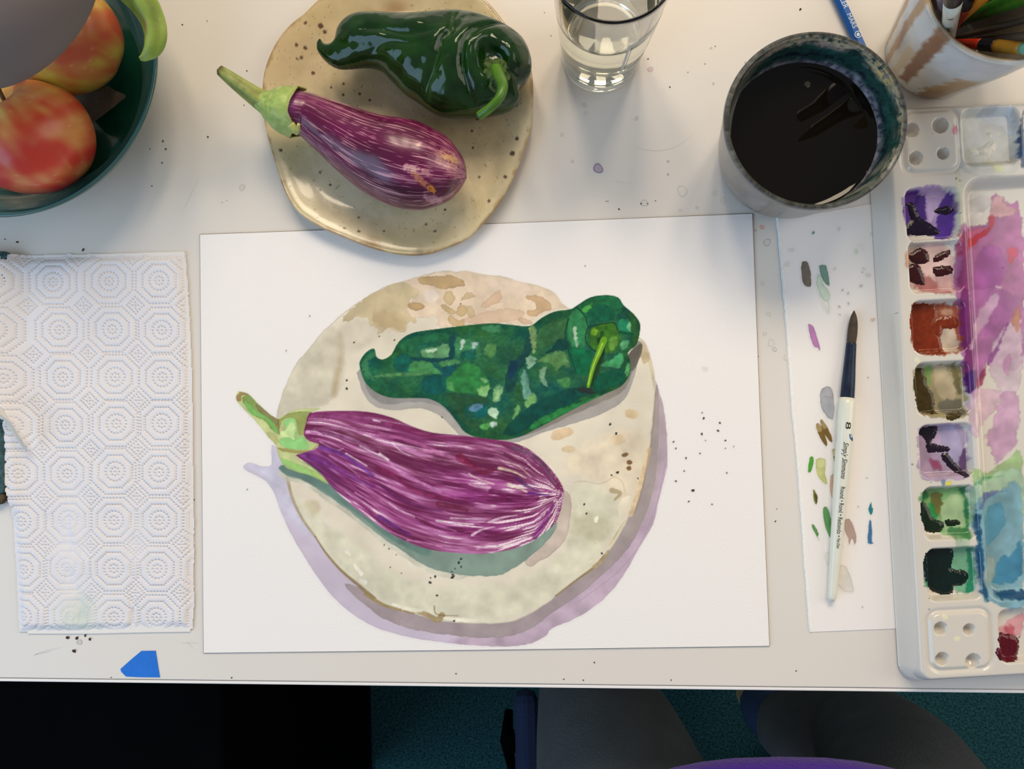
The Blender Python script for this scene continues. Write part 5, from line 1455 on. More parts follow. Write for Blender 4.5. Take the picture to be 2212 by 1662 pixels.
# torn deckle along the left edge
dl = spline([(1678, 470, 0), (1690, 600, 0), (1700, 720, 0), (1709, 860, 0), (1722, 1000, 0), (1731, 1120, 0), (1741, 1260, 0), (1750, 1366, 0)], 120)
rj = rng.random(120)
dv = []
for i_ in range(120):
    for off, hh in ((-1.0 - 1.6 * rj[i_], .0002), (1.5, .0013 + .0004 * rj[i_]), (4.0 + 1.5 * rj[(i_ * 7) % 120], .0007)):
        dv.append(P(dl[i_, 0] + off, dl[i_, 1], hh).tolist())
build('torn_edge', dv, quads(120, 3)[:, ::-1], mat('torn_paper_fibre', (240, 236, 230), .9, bump=(800, .5, .001)), sw)
Xw, Yw = pxgrid(1672, 480, 1902, 1350, 1.5)
B = Ras(Xw, Yw, (229, 224, 219))
KB = .2768; KC = .3249
for pl, cc, aa in [
        ([(475, 460), (500, 452), (525, 460), (545, 540), (552, 640), (530, 650), (495, 635), (475, 560)], (110, 98, 86), .95),
        ([(600, 550), (620, 560), (640, 620), (690, 690), (692, 750), (650, 760), (610, 690), (592, 620)], (196, 212, 190), .95),
        ([(612, 485), (650, 480), (670, 490), (690, 590), (688, 645), (640, 600), (620, 540)], (106, 138, 124), .95),
        ([(525, 950), (545, 944), (575, 975), (610, 1090), (618, 1145), (600, 1125), (575, 1120), (545, 1050)], (176, 118, 168), .95),
        ([(620, 1470), (660, 1430), (700, 1435), (722, 1490), (726, 1600), (715, 1662), (690, 1680), (640, 1620), (622, 1550)], (164, 164, 168), .95),
        ([(640, 770), (690, 760), (690, 860), (665, 840)], (214, 216, 204), .6)]:
    B.wash(zc(1600, 440, KB, pl), cc, a=aa, wob=.8, ws=6, edge=.14, var=.06, vs=14, sm=2)
for pl, cc, aa in [
        ([(530, 0), (620, 0), (615, 140), (590, 130), (545, 80)], (166, 168, 172), .9),
        ([(500, 180), (520, 170), (550, 220), (575, 300), (568, 322), (530, 270), (510, 220)], (112, 86, 34), .95), ([(530, 150), (545, 150), (580, 200), (608, 270), (604, 296), (570, 260), (540, 200)], (110, 84, 34), .95),
        ([(500, 180), (520, 170), (545, 210), (515, 230)], (172, 150, 104), .8), ([(530, 150), (545, 150), (575, 195), (548, 205)], (172, 150, 104), .8),
        ([(605, 345), (630, 340), (632, 400), (620, 400)], (196, 182, 140), .9), ([(615, 390), (634, 400), (632, 440)], (110, 90, 40), .9),
        ([(458, 400), (482, 392), (484, 440), (465, 492), (448, 488)], (70, 152, 44), .95), ([(502, 410), (545, 402), (566, 420), (560, 500), (578, 575), (540, 555), (505, 500)], (190, 192, 122), .95),
        ([(502, 410), (545, 402), (566, 420), (560, 460), (505, 465)], (208, 204, 150), .6), ([(482, 610), (495, 620), (512, 660), (504, 712), (485, 680)], (104, 112, 44), .95), ([(490, 640), (510, 650), (505, 700)], (70, 62, 26), .7),
        ([(598, 520), (628, 515), (622, 620), (610, 668), (594, 610)], (206, 170, 140), .95), ([(695, 560), (712, 560), (708, 610), (694, 630)], (190, 150, 120), .9),
        ([(548, 735), (572, 726), (592, 770), (606, 850), (602, 935), (570, 880), (550, 800)], (84, 144, 80), .95), ([(470, 842), (490, 848), (520, 905), (510, 920), (522, 945), (488, 890)], (82, 136, 70), .95),
        ([(690, 815), (720, 805), (750, 850), (770, 930), (758, 975), (740, 930), (722, 975), (715, 935), (692, 880)], (172, 148, 138), .95),
        ([(640, 1130), (700, 1120), (745, 1240), (748, 1290), (690, 1290), (645, 1240)], (206, 202, 192), .8), ([(560, 1035), (590, 1030), (585, 1120), (565, 1090)], (216, 214, 204), .6), ([(668, 970), (678, 990), (670, 990)], (90, 80, 40), .9),
        ([(868, 695), (872, 730), (882, 735), (872, 775), (860, 775), (848, 740)], (30, 116, 130), .95), ([(856, 815), (868, 820), (874, 900), (872, 955), (882, 968), (845, 965), (848, 880)], (58, 108, 152), .95)]:
    B.wash(zc(1600, 860, KC, pl), cc, a=aa, wob=.6, ws=5, edge=.12, var=.06, vs=14, sm=2)
for (x, y, r, cc, rg) in [(1757, 503, 3, (80, 130, 110), .9), (1812, 495, 3.6, (200, 186, 174), .5), (1884, 506, 5, (190, 206, 196), .5), (1893, 501, 4, (205, 200, 192), .5), (1710, 540, 5, (205, 196, 188), .5), (1700, 571, 6, (208, 202, 190), .5),
                          (1803, 581, 3.8, (206, 196, 188), .6), (1850, 543, 5, (188, 204, 172), .6), (1861, 533, 6, (214, 214, 200), .5), (1866, 581, 3.4, (200, 192, 184), .5), (1876, 595, 5.5, (204, 198, 194), .6), (1860, 618, 3.6, (170, 162, 152), .5),
                          (1820, 627, 2.4, (170, 160, 150), .5), (1832, 634, 3, (176, 168, 158), .5), (1833, 656, 2.4, (166, 158, 148), .5), (1813, 663, 2.6, (170, 150, 140), .5), (1814, 680, 2.2, (176, 168, 158), .5), (1886, 691, 4.4, (196, 166, 140), .6),
                          (1797, 471, 1.6, (90, 70, 60), 1), (1875, 816, 1.2, (90, 90, 86), 1), (1926, 777, 2, (150, 150, 150), 1), (1863, 588, 1, (60, 60, 60), 1), (1863, 1312, 1.4, (140, 136, 128), 1), (1854, 1095, 1.6, (160, 156, 150), 1), (1873, 1033, 1.4, (150, 146, 140), 1)]:
    B.dot(x, y, r, cc, ring=rg if rg < 1 else 0)
keep = (B.cov > .02).reshape(Xw.shape)
k2 = keep.copy(); k2[1:] |= keep[:-1]; k2[:-1] |= keep[1:]; k2[:, 1:] |= keep[:, :-1]; k2[:, :-1] |= keep[:, 1:]
o_ = masked('paint_swatches', P(Xw, Yw, np.full(Xw.shape, .00082)), B.lin(), k2, m_paint, sw, flip=True)
tag(o_, 'small test strokes of paint', kind='stuff')

# ------------------------------------------------------------------ round brush lying on the swatch paper
TBP = [(1844.5, 672), (1839, 743), (1831, 862), (1797, 1299)]
rb = empty('paintbrush', P(1820, 980, .0008)); tag(rb, 'round paintbrush with pearl white handle lying on the swatch strip', 'brush')
S0 = S(.006)


def lyer(name, pts, rr, m_, n=28, rest=.0008):
    q = spline([(x, y, r, 0) for (x, y), r in zip(pts, rr)], 40)
    R = q[:, 2] * S0
    return tube(name, P(q[:, 0], q[:, 1], rest + np.maximum(R, .0035)), R, m_, rb, n=n)


lyer('bristles', [(1845, 671), (1844.2, 684), (1843, 700), (1841, 722), (1838.5, 744)], [.8, 6, 9.0, 10.0, 9.0], mat('sable_bristles', (62, 50, 34), .55, bump=(900, .6, .001), var=(220, .35)))
lyer('ferrule', [(1839, 742), (1836, 780), (1832.5, 828), (1830, 862)], [10.2, 11.5, 13.6, 14.2], mat('dark_blue_ferrule', (34, 44, 62), .35, metal=.55, var=(90, .35), bump=(300, .15, .001)))
hp = [(1830, 861), (1828, 885), (1823, 960), (1816, 1050), (1806, 1180), (1798, 1280), (1796.5, 1296), (1796.2, 1300)]
hr = [15.6, 17.2, 16.6, 15.0, 12.0, 9.2, 8.4, 5.0]
lyer('handle', hp, hr, m_pearl)
hq = spline([(x, y, r, 0) for (x, y), r in zip(hp, hr)], 200)
hw_ = P(hq[:, 0], hq[:, 1], .0008 + np.maximum(hq[:, 2] * S0, .0035))
hl = np.r_[0, np.cumsum(np.linalg.norm(np.diff(hw_, axis=0), axis=1))]


def on_handle(body, size, px_y, shear=0., name='lettering', tilt=0.0, fit=None, m_=None, bold=0.0):
    """letters down the handle, from pixel row px_y; fit = pixel row where they end"""
    v, f = text_shape(body, size, shear, bold)
    a = np.interp(px_y, hq[:, 1], hl)
    v[:, 0] -= v[:, 0].min()
    if fit:
        v[:, 0] *= (np.interp(fit, hq[:, 1], hl) - a) / v[:, 0].max()
    k = a + v[:, 0]
    C = np.stack([np.interp(k, hl, hw_[:, j]) for j in range(3)], 1)
    R = np.interp(k, hl, hq[:, 2] * S0) + .00022
    t = (hw_[-1] - hw_[0]); t /= np.linalg.norm(t)
    side = np.cross([0, 0, 1.0], t)                    # to the right of the picture
    an = (v[:, 1] - size * .34) / R + tilt
    W = C + side * (R * np.sin(an))[:, None] + np.array([0, 0, 1.0]) * (R * np.cos(an))[:, None]
    return build(name, W, f, m_ or m_ink, rb, smooth=False)


on_handle('8', .0052, 912, name='number_8', fit=927)
on_handle('Simply Simmons', .0050, 955, .42, fit=1034, tilt=-.10)
on_handle('Round \u2022 Rond \u2022 Redondo \u2022', .0044, 1051, fit=1158, tilt=-.05)
on_handle('Nay.Dam', .0030, 1161, .2, fit=1183)
bl = smooth_closed([(1828, 938), (1832, 939), (1837, 946), (1838, 953), (1834, 952), (1829, 946)], 2)
kk = np.interp(bl[:, 1], hq[:, 1], hl)
Cb = np.stack([np.interp(kk, hl, hw_[:, j]) for j in range(3)], 1)
Rb = np.interp(kk, hl, hq[:, 2] * S0) + .0002
sx2 = (bl[:, 0] - np.interp(bl[:, 1], hq[:, 1], hq[:, 0])) * S0
an = np.arcsin(np.clip(sx2 / Rb, -.95, .95))
build('blue_paint_mark', Cb + np.c_[Rb * np.sin(an), 0 * an, Rb * np.cos(an)], [tuple(range(len(bl)))[::-1]], mat('blue_paint', (40, 90, 150), .4), rb)

# ------------------------------------------------------------------ palette
pl = empty('paint_palette', P(2150, 860, 0)); tag(pl, 'white ceramic watercolour palette with seven colour wells down its side', 'palette')
OX, OY = 1892.0, 223.0
EXu = np.array([.9984, -.056]); EYv = np.array([.059, .9983])
us = np.r_[np.arange(-2, 340, 2.0), np.arange(340, 724, 6.0)]; vs = np.arange(-2, 1272, 2.0)
U, Vv = np.meshgrid(us, vs)
PXx = OX + U * EXu[0] + Vv * EYv[0]; PYy = OY + U * EXu[1] + Vv * EYv[1]


def rr_sd(u0, v0, u1, v1, r):
    cx, cy, hx, hy = (u0 + u1) / 2, (v0 + v1) / 2, (u1 - u0) / 2 - r, (v1 - v0) / 2 - r
    dx, dy = np.abs(U - cx) - hx, np.abs(Vv - cy) - hy
    return np.hypot(np.maximum(dx, 0), np.maximum(dy, 0)) + np.minimum(np.maximum(dx, dy), 0) - r


UT = 720.0
mm = .001
out_sd = -rr_sd(0, 0, UT, 1268, 44)
H = 19.5 * mm * ss(-1, 26, out_sd) ** .55
wells = [(46, v0, 163, v0 + 116) for v0 in (190, 302, 432, 565, 699, 833, 965)]
wells += [(176, 28, 300, 150), (308, 28, 420, 150), (432, 28, 556, 150), (192, 1104, 312, 1222), (322, 1104, 440, 1222), (450, 1104, 556, 1222)] + [(UT - u1, v0, UT - u0, v1) for (u0, v0, u1, v1) in wells[:7]]
for k, (u0, v0, u1, v1) in enumerate(wells):
    sd = rr_sd(u0, v0, u1, v1, 20)
    slope = np.clip((U - u0) / (u1 - u0), 0, 1)
    if k < 7:
        dep = (9.5 - 4.0 * slope) * mm
    else:
        dep = 6.5 * mm
    H = H - dep * ss(1.5, -11, sd)
mixs = rr_sd(173, 176, UT - 173, 1088, 36)
H = H - 8.0 * mm * ss(2, -22, mixs)
# low shelf around the two corner blocks, then the blocks with dimples
for (u0, v0, u1, v1) in ((52, 28, 168, 156), (44, 1104, 172, 1226)):
    for mir in (0, 1):
        a, b = (u0, u1) if not mir else (UT - u1, UT - u0)
        sd = rr_sd(a, v0, b, v1, 22)
        H = H - 1.4 * mm * np.exp(-((sd - 3) / 5.0) ** 2) + 1.0 * mm * ss(4, -6, sd)
holes = [(1963, 286, 14), (2024, 276, 15), (1972, 346, 13), (2030, 336, 11), (2025, 1355, 13), (2086, 1357, 11), (2028, 1420, 13), (2095, 1425, 15)]
for (x, y, r) in holes:
    d = np.hypot(PXx - x, PYy - y)
    H = H - 7 * mm * np.sqrt(np.clip(1 - (d / (r + 1.0)) ** 2, 0, 1))
H = np.maximum(H, .0006)
CER = np.array([204, 198, 187.0])
R_ = Ras(PXx, PYy, CER)
K1 = 332 / 1104.0
q1 = lambda pts: zc(1880, 200, K1, pts)
q2 = lambda pts: zc(1880, 640, K1, pts)
q3 = lambda pts: zc(1880, 1040, K1, pts)


def put(q, lst, thick=None):
    for row in lst:
        pts, cc, aa = row[:3]
        R_.wash(q(pts), np.asarray(cc) * .93, a=aa, soft=4.5, wob=4.0, ws=9, var=.16, vs=30, edge=.12, sm=3)


def polys_mask(q, lst):
    m = np.full(R_.X.size, 99.0)
    for pts in lst:
        p = smooth_closed(q(pts), 2)
        i = R_._box(p, 8)
        d = sdpoly(R_.X[i], R_.Y[i], p) + 1.6 * (fbm(R_.X[i] / 5, R_.Y[i] / 5, len(pts), 2) - .5) * 2
        m[i] = np.minimum(m[i], d)
    return m.reshape(U.shape)


# white well at the top and its smears
put(q1, [([(640, 160), (1020, 140), (1040, 560), (640, 570)], (216, 216, 206), .7), ([(820, 100), (880, 80), (890, 130), (830, 130)], (236, 232, 230), .9), ([(760, 150), (900, 100), (1020, 130), (1030, 300), (960, 240), (860, 200)], (224, 228, 232), .8),
          ([(860, 470), (940, 560), (900, 580), (860, 560)], (216, 220, 140), .5), ([(568, 260), (590, 245), (612, 260), (612, 295), (590, 312), (570, 295)], (200, 76, 110), .95)])
put(q1, [([(1060, 220), (1110, 160), (1110, 540), (1050, 500)], (44, 74, 112), .9)])
# mixing area
put(q1, [([(900, 740), (960, 725), (1020, 790), (1110, 850), (1110, 1662), (640, 1662), (630, 1020), (700, 960), (860, 940), (890, 880)], (166, 94, 146), .92), ([(900, 740), (960, 725), (1010, 790), (1090, 840), (960, 880), (890, 870)], (222, 172, 172), .9),
          ([(740, 760), (850, 730), (890, 800), (830, 850), (740, 840)], (206, 200, 196), .7), ([(730, 850), (830, 850), (780, 940), (710, 950)], (216, 206, 202), .6),
          ([(630, 1030), (860, 960), (760, 1100), (640, 1200)], (190, 86, 120), .8), ([(690, 1140), (800, 1060), (900, 980), (920, 880), (880, 890), (870, 960), (780, 1020), (690, 1080)], (180, 24, 44), .85),
          ([(1020, 1110), (1090, 1110), (1060, 1190), (1030, 1220)], (196, 60, 84), .7), ([(640, 1050), (690, 1100), (720, 1662), (650, 1662)], (120, 30, 84), .6), ([(820, 1130), (960, 1100), (1000, 1300), (900, 1460), (760, 1400)], (164, 84, 160), .7),
          ([(860, 1480), (940, 1380), (980, 1420), (880, 1600), (800, 1662), (760, 1620)], (218, 194, 200), .8), ([(1060, 1540), (1104, 1500), (1104, 1662), (1040, 1662)], (176, 120, 110), .8)])
put(q2, [([(640, 0), (1110, 0), (1110, 500), (900, 500), (860, 480), (800, 660), (690, 690)], (166, 98, 156), .9), ([(640, 0), (700, 0), (740, 300), (700, 600), (660, 500)], (108, 28, 90), .8), ([(880, 0), (960, 0), (820, 260), (700, 380), (760, 200)], (206, 178, 196), .7),
          ([(690, 560), (780, 540), (760, 640), (700, 700)], (66, 20, 104), .9), ([(780, 640), (850, 500), (850, 560), (820, 640), (740, 670)], (160, 60, 96), .85), ([(870, 470), (1000, 220), (1110, 160), (1110, 640), (980, 690)], (200, 178, 188), .85), ([(870, 450), (920, 380), (990, 240), (1010, 200), (960, 360), (880, 490)], (126, 50, 130), .7),
          ([(980, 480), (1040, 400), (1020, 560)], (190, 130, 170), .7), ([(1060, 120), (1104, 60), (1104, 240), (1050, 200)], (186, 120, 90), .85), ([(710, 680), (980, 690), (960, 760), (800, 960), (720, 1000)], (204, 168, 186), .75), ([(740, 780), (820, 700), (800, 900), (740, 980)], (222, 202, 196), .7),
          ([(960, 740), (1000, 690), (1100, 720), (1090, 980), (1060, 1080), (940, 1210), (910, 1150), (860, 1020), (900, 940)], (204, 160, 190), .9), ([(720, 1240), (860, 1270), (1000, 1190), (1110, 1110), (1110, 1300), (980, 1310), (740, 1350)], (150, 184, 120), .85),
          ([(730, 1340), (860, 1300), (1110, 1250), (1110, 1662), (740, 1662)], (160, 190, 160), .9), ([(740, 1330), (840, 1300), (980, 1300), (860, 1320), (740, 1360)], (70, 150, 90), .8)])
put(q3, [([(740, 190), (820, 110), (960, 70), (1110, 60), (1110, 870), (850, 860), (790, 780)], (120, 166, 180), .92), ([(740, 200), (770, 260), (800, 700), (830, 860), (790, 800), (750, 480)], (20, 74, 112), .9), ([(850, 240), (960, 160), (1000, 300), (920, 420), (840, 480)], (70, 136, 164), .7),
          ([(960, 560), (1060, 540), (1110, 420), (1110, 700), (900, 740)], (48, 120, 156), .75), ([(790, 640), (900, 540), (920, 700), (820, 760)], (176, 190, 180), .7), ([(900, 800), (1110, 790), (1110, 840), (920, 840)], (10, 60, 100), .9), ([(820, 100), (960, 70), (1010, 75), (900, 110), (760, 200)], (90, 90, 160), .6),
          ([(960, 1060), (1110, 960), (1110, 1100), (1040, 1130), (970, 1120)], (226, 150, 156), .8), ([(985, 1060), (1040, 1050), (1060, 1120), (1000, 1110)], (206, 80, 96), .7), ([(915, 1055), (935, 1055), (935, 1075), (918, 1075)], (200, 100, 100), .8)])
# stains in the seven wells
put(q1, [([(225, 760), (300, 700), (420, 680), (560, 710), (605, 760), (605, 1000), (540, 1050), (420, 1010), (270, 1005), (220, 880)], (176, 148, 196), .95), ([(230, 760), (330, 710), (380, 740), (330, 860), (290, 980), (240, 960)], (88, 40, 140), .9), ([(530, 760), (600, 730), (608, 960), (560, 1050), (480, 1040), (500, 920)], (74, 34, 140), .9),
          ([(340, 760), (420, 720), (420, 900), (360, 900)], (54, 20, 110), .85), ([(440, 740), (520, 780), (460, 920), (420, 860)], (196, 168, 204), .8), ([(360, 700), (500, 690), (560, 730), (440, 740)], (206, 174, 204), .8),
          ([(250, 1150), (420, 1080), (590, 1110), (610, 1420), (520, 1450), (340, 1410), (260, 1290)], (216, 180, 172), .9), ([(246, 1150), (300, 1140), (290, 1270), (250, 1260)], (196, 150, 106), .8), ([(340, 1280), (420, 1300), (560, 1430), (480, 1450), (350, 1390)], (150, 80, 80), .7), ([(480, 1310), (590, 1310), (600, 1400), (520, 1410)], (226, 178, 172), .8),
          ([(600, 620), (640, 640), (650, 1000), (610, 1000)], (214, 212, 160), .35)])
put(q2, [([(280, 70), (400, 60), (600, 60), (640, 120), (650, 380), (520, 420), (330, 410), (285, 300)], (150, 66, 34), .95), ([(520, 240), (620, 230), (640, 390), (530, 400)], (200, 188, 168), .9), ([(590, 60), (636, 60), (640, 180), (590, 150)], (162, 84, 60), .8), ([(530, 80), (590, 80), (600, 130), (530, 130)], (200, 160, 130), .8),
          ([(300, 540), (400, 510), (640, 490), (670, 600), (675, 850), (540, 870), (330, 830)], (154, 140, 96), .92), ([(470, 520), (560, 510), (640, 620), (620, 780), (500, 700)], (190, 172, 140), .8), ([(410, 510), (470, 515), (440, 640)], (120, 170, 80), .8), ([(520, 760), (660, 740), (670, 850), (540, 850)], (84, 84, 76), .7),
          ([(600, 500), (650, 540), (660, 700), (620, 640)], (96, 90, 50), .7), ([(330, 960), (430, 930), (620, 920), (690, 980), (695, 1280), (560, 1320), (360, 1310), (330, 1180)], (170, 148, 174), .95), ([(520, 940), (640, 940), (680, 1100), (640, 1220), (560, 1100)], (166, 160, 190), .8), ([(450, 1160), (520, 1200), (540, 1260), (470, 1230)], (150, 60, 96), .8),
          ([(660, 1180), (695, 1100), (695, 1290), (650, 1250)], (70, 36, 80), .7), ([(520, 1330), (570, 1325), (570, 1355), (520, 1360)], (214, 206, 70), .9), ([(490, 1325), (515, 1330), (510, 1355)], (110, 140, 170), .8)])
put(q3, [([(345, 90), (480, 60), (690, 60), (720, 380), (600, 410), (520, 370), (440, 260), (350, 150)], (120, 172, 104), .95), ([(540, 150), (680, 100), (690, 380), (560, 370)], (176, 200, 150), .85), ([(350, 100), (420, 70), (440, 130), (370, 150)], (30, 120, 60), .8), ([(640, 50), (700, 50), (720, 260), (700, 400), (690, 150)], (20, 112, 62), .85),
          ([(470, 90), (530, 90), (530, 200), (500, 260), (460, 180)], (110, 100, 40), .85), ([(440, 160), (490, 180), (500, 280), (450, 250)], (20, 140, 70), .8), ([(590, 340), (720, 340), (710, 410), (600, 400)], (40, 120, 60), .7), ([(610, 400), (690, 400), (680, 480), (600, 470)], (150, 190, 150), .5),
          ([(600, 510), (720, 490), (750, 620), (760, 780), (690, 810), (620, 780)], (110, 176, 134), .9), ([(700, 500), (740, 500), (755, 780), (700, 800), (730, 650)], (20, 124, 84), .85), ([(370, 680), (420, 740), (380, 740)], (30, 110, 60), .8)])
for (x, y, r, cc) in [(2022, 404, 1.6, (120, 90, 140)), (2010, 404, 1.2, (60, 40, 60)), (2060, 389, 1.8, (40, 40, 40)), (2068, 394, 1.4, (50, 50, 50)), (2070, 463, 2, (130, 130, 140)), (1936, 677, 1.2, (80, 80, 80)), (1919, 777, 1.6, (120, 120, 120)), (1966, 1003, 2, (70, 60, 60)),
                      (2006, 1042, 1.2, (60, 60, 60)), (2002, 1291, 1.4, (80, 80, 80)), (2002, 1314, 1.4, (60, 60, 60)), (2208, 1380, 2, (60, 50, 50)), (2008, 293, 1.2, (120, 110, 100)), (1920, 505, 5, (200, 196, 190)), (1976, 779, 6, (216, 216, 180)), (2034, 1330, 6, (220, 218, 180)), (2060, 1376, 6, (220, 218, 180)), (2175, 576, 2.4, (110, 40, 100)), (2195, 593, 1.8, (150, 50, 90))]:
    R_.dot(x, y, r, cc, a=.8)
Pm = P(PXx, PYy, np.full(PXx.shape, .017))
Vp = Pm.copy(); Vp[..., 2] = T + H + .0008
m_cer = mat('palette_ceramic', attr=True, rough=.14, coat=.4, spec=.5)
n_, m__ = U.shape
okv = out_sd > -1.4
masked('palette_body', Vp, R_.lin(), okv, m_cer, pl, flip=True)
# thick paint in the wells
m_wet = mat('wet_paint', attr=True, rough=.14, spec=.45, bump=(260, .2, .002))
for nm, q, lst, cc, th_ in [
        ('purple_paint', q1, [[(290, 790), (340, 790), (370, 880), (440, 930), (520, 1000), (450, 1015), (300, 1005), (265, 960), (320, 900)], [(480, 840), (560, 810), (600, 840), (560, 870)]], (26, 10, 34), 1.6),
        ('maroon_paint', q1, [[(310, 1150), (380, 1110), (430, 1140), (440, 1200), (370, 1220), (320, 1200)], [(290, 1240), (360, 1220), (400, 1300), (410, 1370), (320, 1350), (290, 1290)], [(470, 1250), (590, 1245), (600, 1290), (500, 1310)], [(490, 1160), (580, 1130), (570, 1170), (480, 1210)]], (52, 14, 16), 1.8),
        ('brick_red_paint', q2, [[(285, 75), (480, 65), (500, 150), (470, 220), (520, 300), (520, 415), (330, 405), (285, 300)], [(440, 200), (520, 150), (620, 150), (640, 220), (540, 230), (520, 290), (460, 260)]], (116, 42, 14), 1.4),
        ('olive_paint', q2, [[(305, 560), (400, 515), (430, 640), (470, 700), (480, 840), (400, 830), (335, 815), (305, 700)], [(540, 850), (640, 830), (620, 870), (560, 890), (530, 880)]], (62, 50, 16), 1.2),
        ('black_purple_paint', q2, [[(360, 965), (440, 940), (500, 945), (490, 1000), (460, 1060), (580, 1090), (580, 1115), (500, 1120), (440, 1120), (430, 1040), (400, 1000)], [(530, 1150), (570, 1130), (610, 1190), (690, 1280), (660, 1295), (580, 1220)]], (30, 20, 34), 1.6),
        ('dark_green_paint', q3, [[(350, 150), (400, 140), (440, 200), (470, 270), (550, 310), (520, 370), (440, 370), (370, 310), (350, 240)], [(560, 290), (650, 285), (660, 310), (580, 325)]], (16, 34, 16), 1.6),
        ('blackish_green_paint', q3, [[(375, 530), (420, 500), (600, 490), (610, 560), (600, 640), (690, 650), (715, 700), (680, 750), (620, 760), (610, 810), (540, 825), (460, 790), (420, 730), (370, 680)]], (8, 28, 24), 2.4),
        ('crimson_paint', q3, [[(895, 1130), (940, 1095), (1000, 1110), (1070, 1130), (1085, 1200), (1060, 1275), (980, 1290), (900, 1260), (890, 1195), (935, 1190)]], (84, 8, 24), 2.6),
        ('white_paint', q1, [[(720, 400), (820, 380), (880, 340), (920, 350), (900, 430), (830, 450), (740, 430)], [(850, 290), (890, 270), (890, 310)]], (232, 224, 206), 1.6)]:
    md_ = polys_mask(q, lst)
    Vq = Vp.copy()
    lift = np.clip(-md_ / 7.0, 0, 1)
    Vq[..., 2] += mm * (.05 + th_ * .55 * lift ** .6 + .25 * (fbm(PXx / 8, PYy / 8, 7, 2) - .5) * lift)
    cq_ = np.tile(alb(np.array(cc, float)), (U.size, 1)).reshape(n_, m__, 3) * (1 + .5 * (fbm(PXx / 7, PYy / 7, 9, 2) - .5))[..., None]
    masked(nm, Vq, cq_, md_ < 0, m_wet, pl, flip=True)

# ------------------------------------------------------------------ paper towel, quilted
tw_ = empty('paper_towel', P(215, 950, 0)); tag(tw_, 'white quilted paper towel folded flat with a pale green stain', 'paper towel')
Xt, Yt = pxgrid(-46, 542, 418, 1374, 1.5)
TO = [(-40, 553), (40, 551), (200, 547), (394, 544), (399, 600), (404, 680), (409, 800), (411, 950), (412, 1050), (413, 1200), (413, 1310), (410, 1362), (330, 1363), (200, 1367), (120, 1369), (35, 1368), (30, 1260), (24, 1160), (18, 1060), (13, 1000), (10, 930), (3, 890), (-10, 870), (-40, 850)]
tsd = sdpoly(Xt, Yt, np.array(TO, float)) + 1.2 * (fbm(Xt / 16, Yt / 16, 201, 2) - .5) * 2
rows = [[(-2, 610), (113.5, 608.6), (232.5, 607), (342, 607), (448, 607)], [(4, 716.5), (127, 714), (239.5, 712), (347, 714), (452, 714)], [(19, 820), (134, 816), (246, 816), (349, 816), (452, 816)], [(30, 922), (140, 920), (250.5, 917), (347, 916), (450, 917)],
        [(40.6, 1025), (143, 1025), (248.6, 1020), (343, 1022), (446, 1022)], [(42, 1129), (146, 1126), (245, 1126), (343, 1126), (444, 1126)], [(47, 1233), (143, 1228), (245, 1230), (338, 1231), (440, 1231)], [(45.5, 1335), (153, 1334), (244, 1335), (335, 1337), (438, 1337)]]
rows = [[(a - (rows[1][k][0] - a), 2 * b - rows[1][k][1]) for k, (a, b) in enumerate(rows[0])]] + rows + [[(2 * a - rows[-2][k][0], 2 * b - rows[-2][k][1]) for k, (a, b) in enumerate(rows[-1])]]
dots = []


def octa(cx, cy, ax, ay, n):
    cr = []
    k = .414
    base_ = [(1, k), (k, 1), (-k, 1), (-1, k), (-1, -k), (-k, -1), (k, -1), (1, -k)]
    for i in range(8):
        x0, y0 = base_[i]; x1, y1 = base_[(i + 1) % 8]
        for j in range(n):
            t = j / n
            cr.append((cx + ax * (x0 + (x1 - x0) * t), cy + ay * (y0 + (y1 - y0) * t)))
    return cr


for ri in range(len(rows)):
    for ci in range(5):
        x, y = rows[ri][ci]
        dots.append((x, y))
        for j in range(8):
            dots.append((x + 9 * math.cos(j * math.pi / 4), y + 9 * math.sin(j * math.pi / 4)))
        for j in range(18):
            dots.append((x + 20.5 * math.cos(j * math.pi / 9), y + 20.5 * math.sin(j * math.pi / 9)))
        dots += octa(x, y, 36, 35, 5)
        dots += octa(x, y, 51, 49, 6)
        if ri + 1 < len(rows) and ci + 1 < 5:
            gx_ = (rows[ri][ci][0] + rows[ri][ci + 1][0] + rows[ri + 1][ci][0] + rows[ri + 1][ci + 1][0]) / 4; gy_ = (rows[ri][ci][1] + rows[ri][ci + 1][1] + rows[ri + 1][ci][1] + rows[ri + 1][ci + 1][1]) / 4
            dots.append((gx_, gy_))
            for j in range(4):
                dots.append((gx_ + 6.5 * math.cos(j * math.pi / 2), gy_ + 6.5 * math.sin(j * math.pi / 2)))
            for j in range(16):
                t = j / 4.0; k = int(t); f_ = t - k
                ds = [(0, -18), (18, 0), (0, 18), (-18, 0), (0, -18)]
                dots.append((gx_ + ds[k][0] + (ds[k + 1][0] - ds[k][0]) * f_, gy_ + ds[k][1] + (ds[k + 1][1] - ds[k][1]) * f_))
emb = np.zeros(Xt.shape)
for (x, y) in dots:
    j0, i0 = int(round((x + 46) / 1.5)), int(round((y - 542) / 1.5))
    a, b, c_, d_2 = max(i0 - 3, 0), min(i0 + 4, Xt.shape[0]), max(j0 - 3, 0), min(j0 + 4, Xt.shape[1])
    if a < b and c_ < d_2:
        g = np.exp(-(((Xt[a:b, c_:d_2] - x) ** 2 + (Yt[a:b, c_:d_2] - y) ** 2) / 3.6))
        emb[a:b, c_:d_2] = np.maximum(emb[a:b, c_:d_2], g)
soft = emb.copy()
for _ in range(14):
    soft[1:-1, 1:-1] = .25 * (soft[:-2, 1:-1] + soft[2:, 1:-1] + soft[1:-1, :-2] + soft[1:-1, 2:])
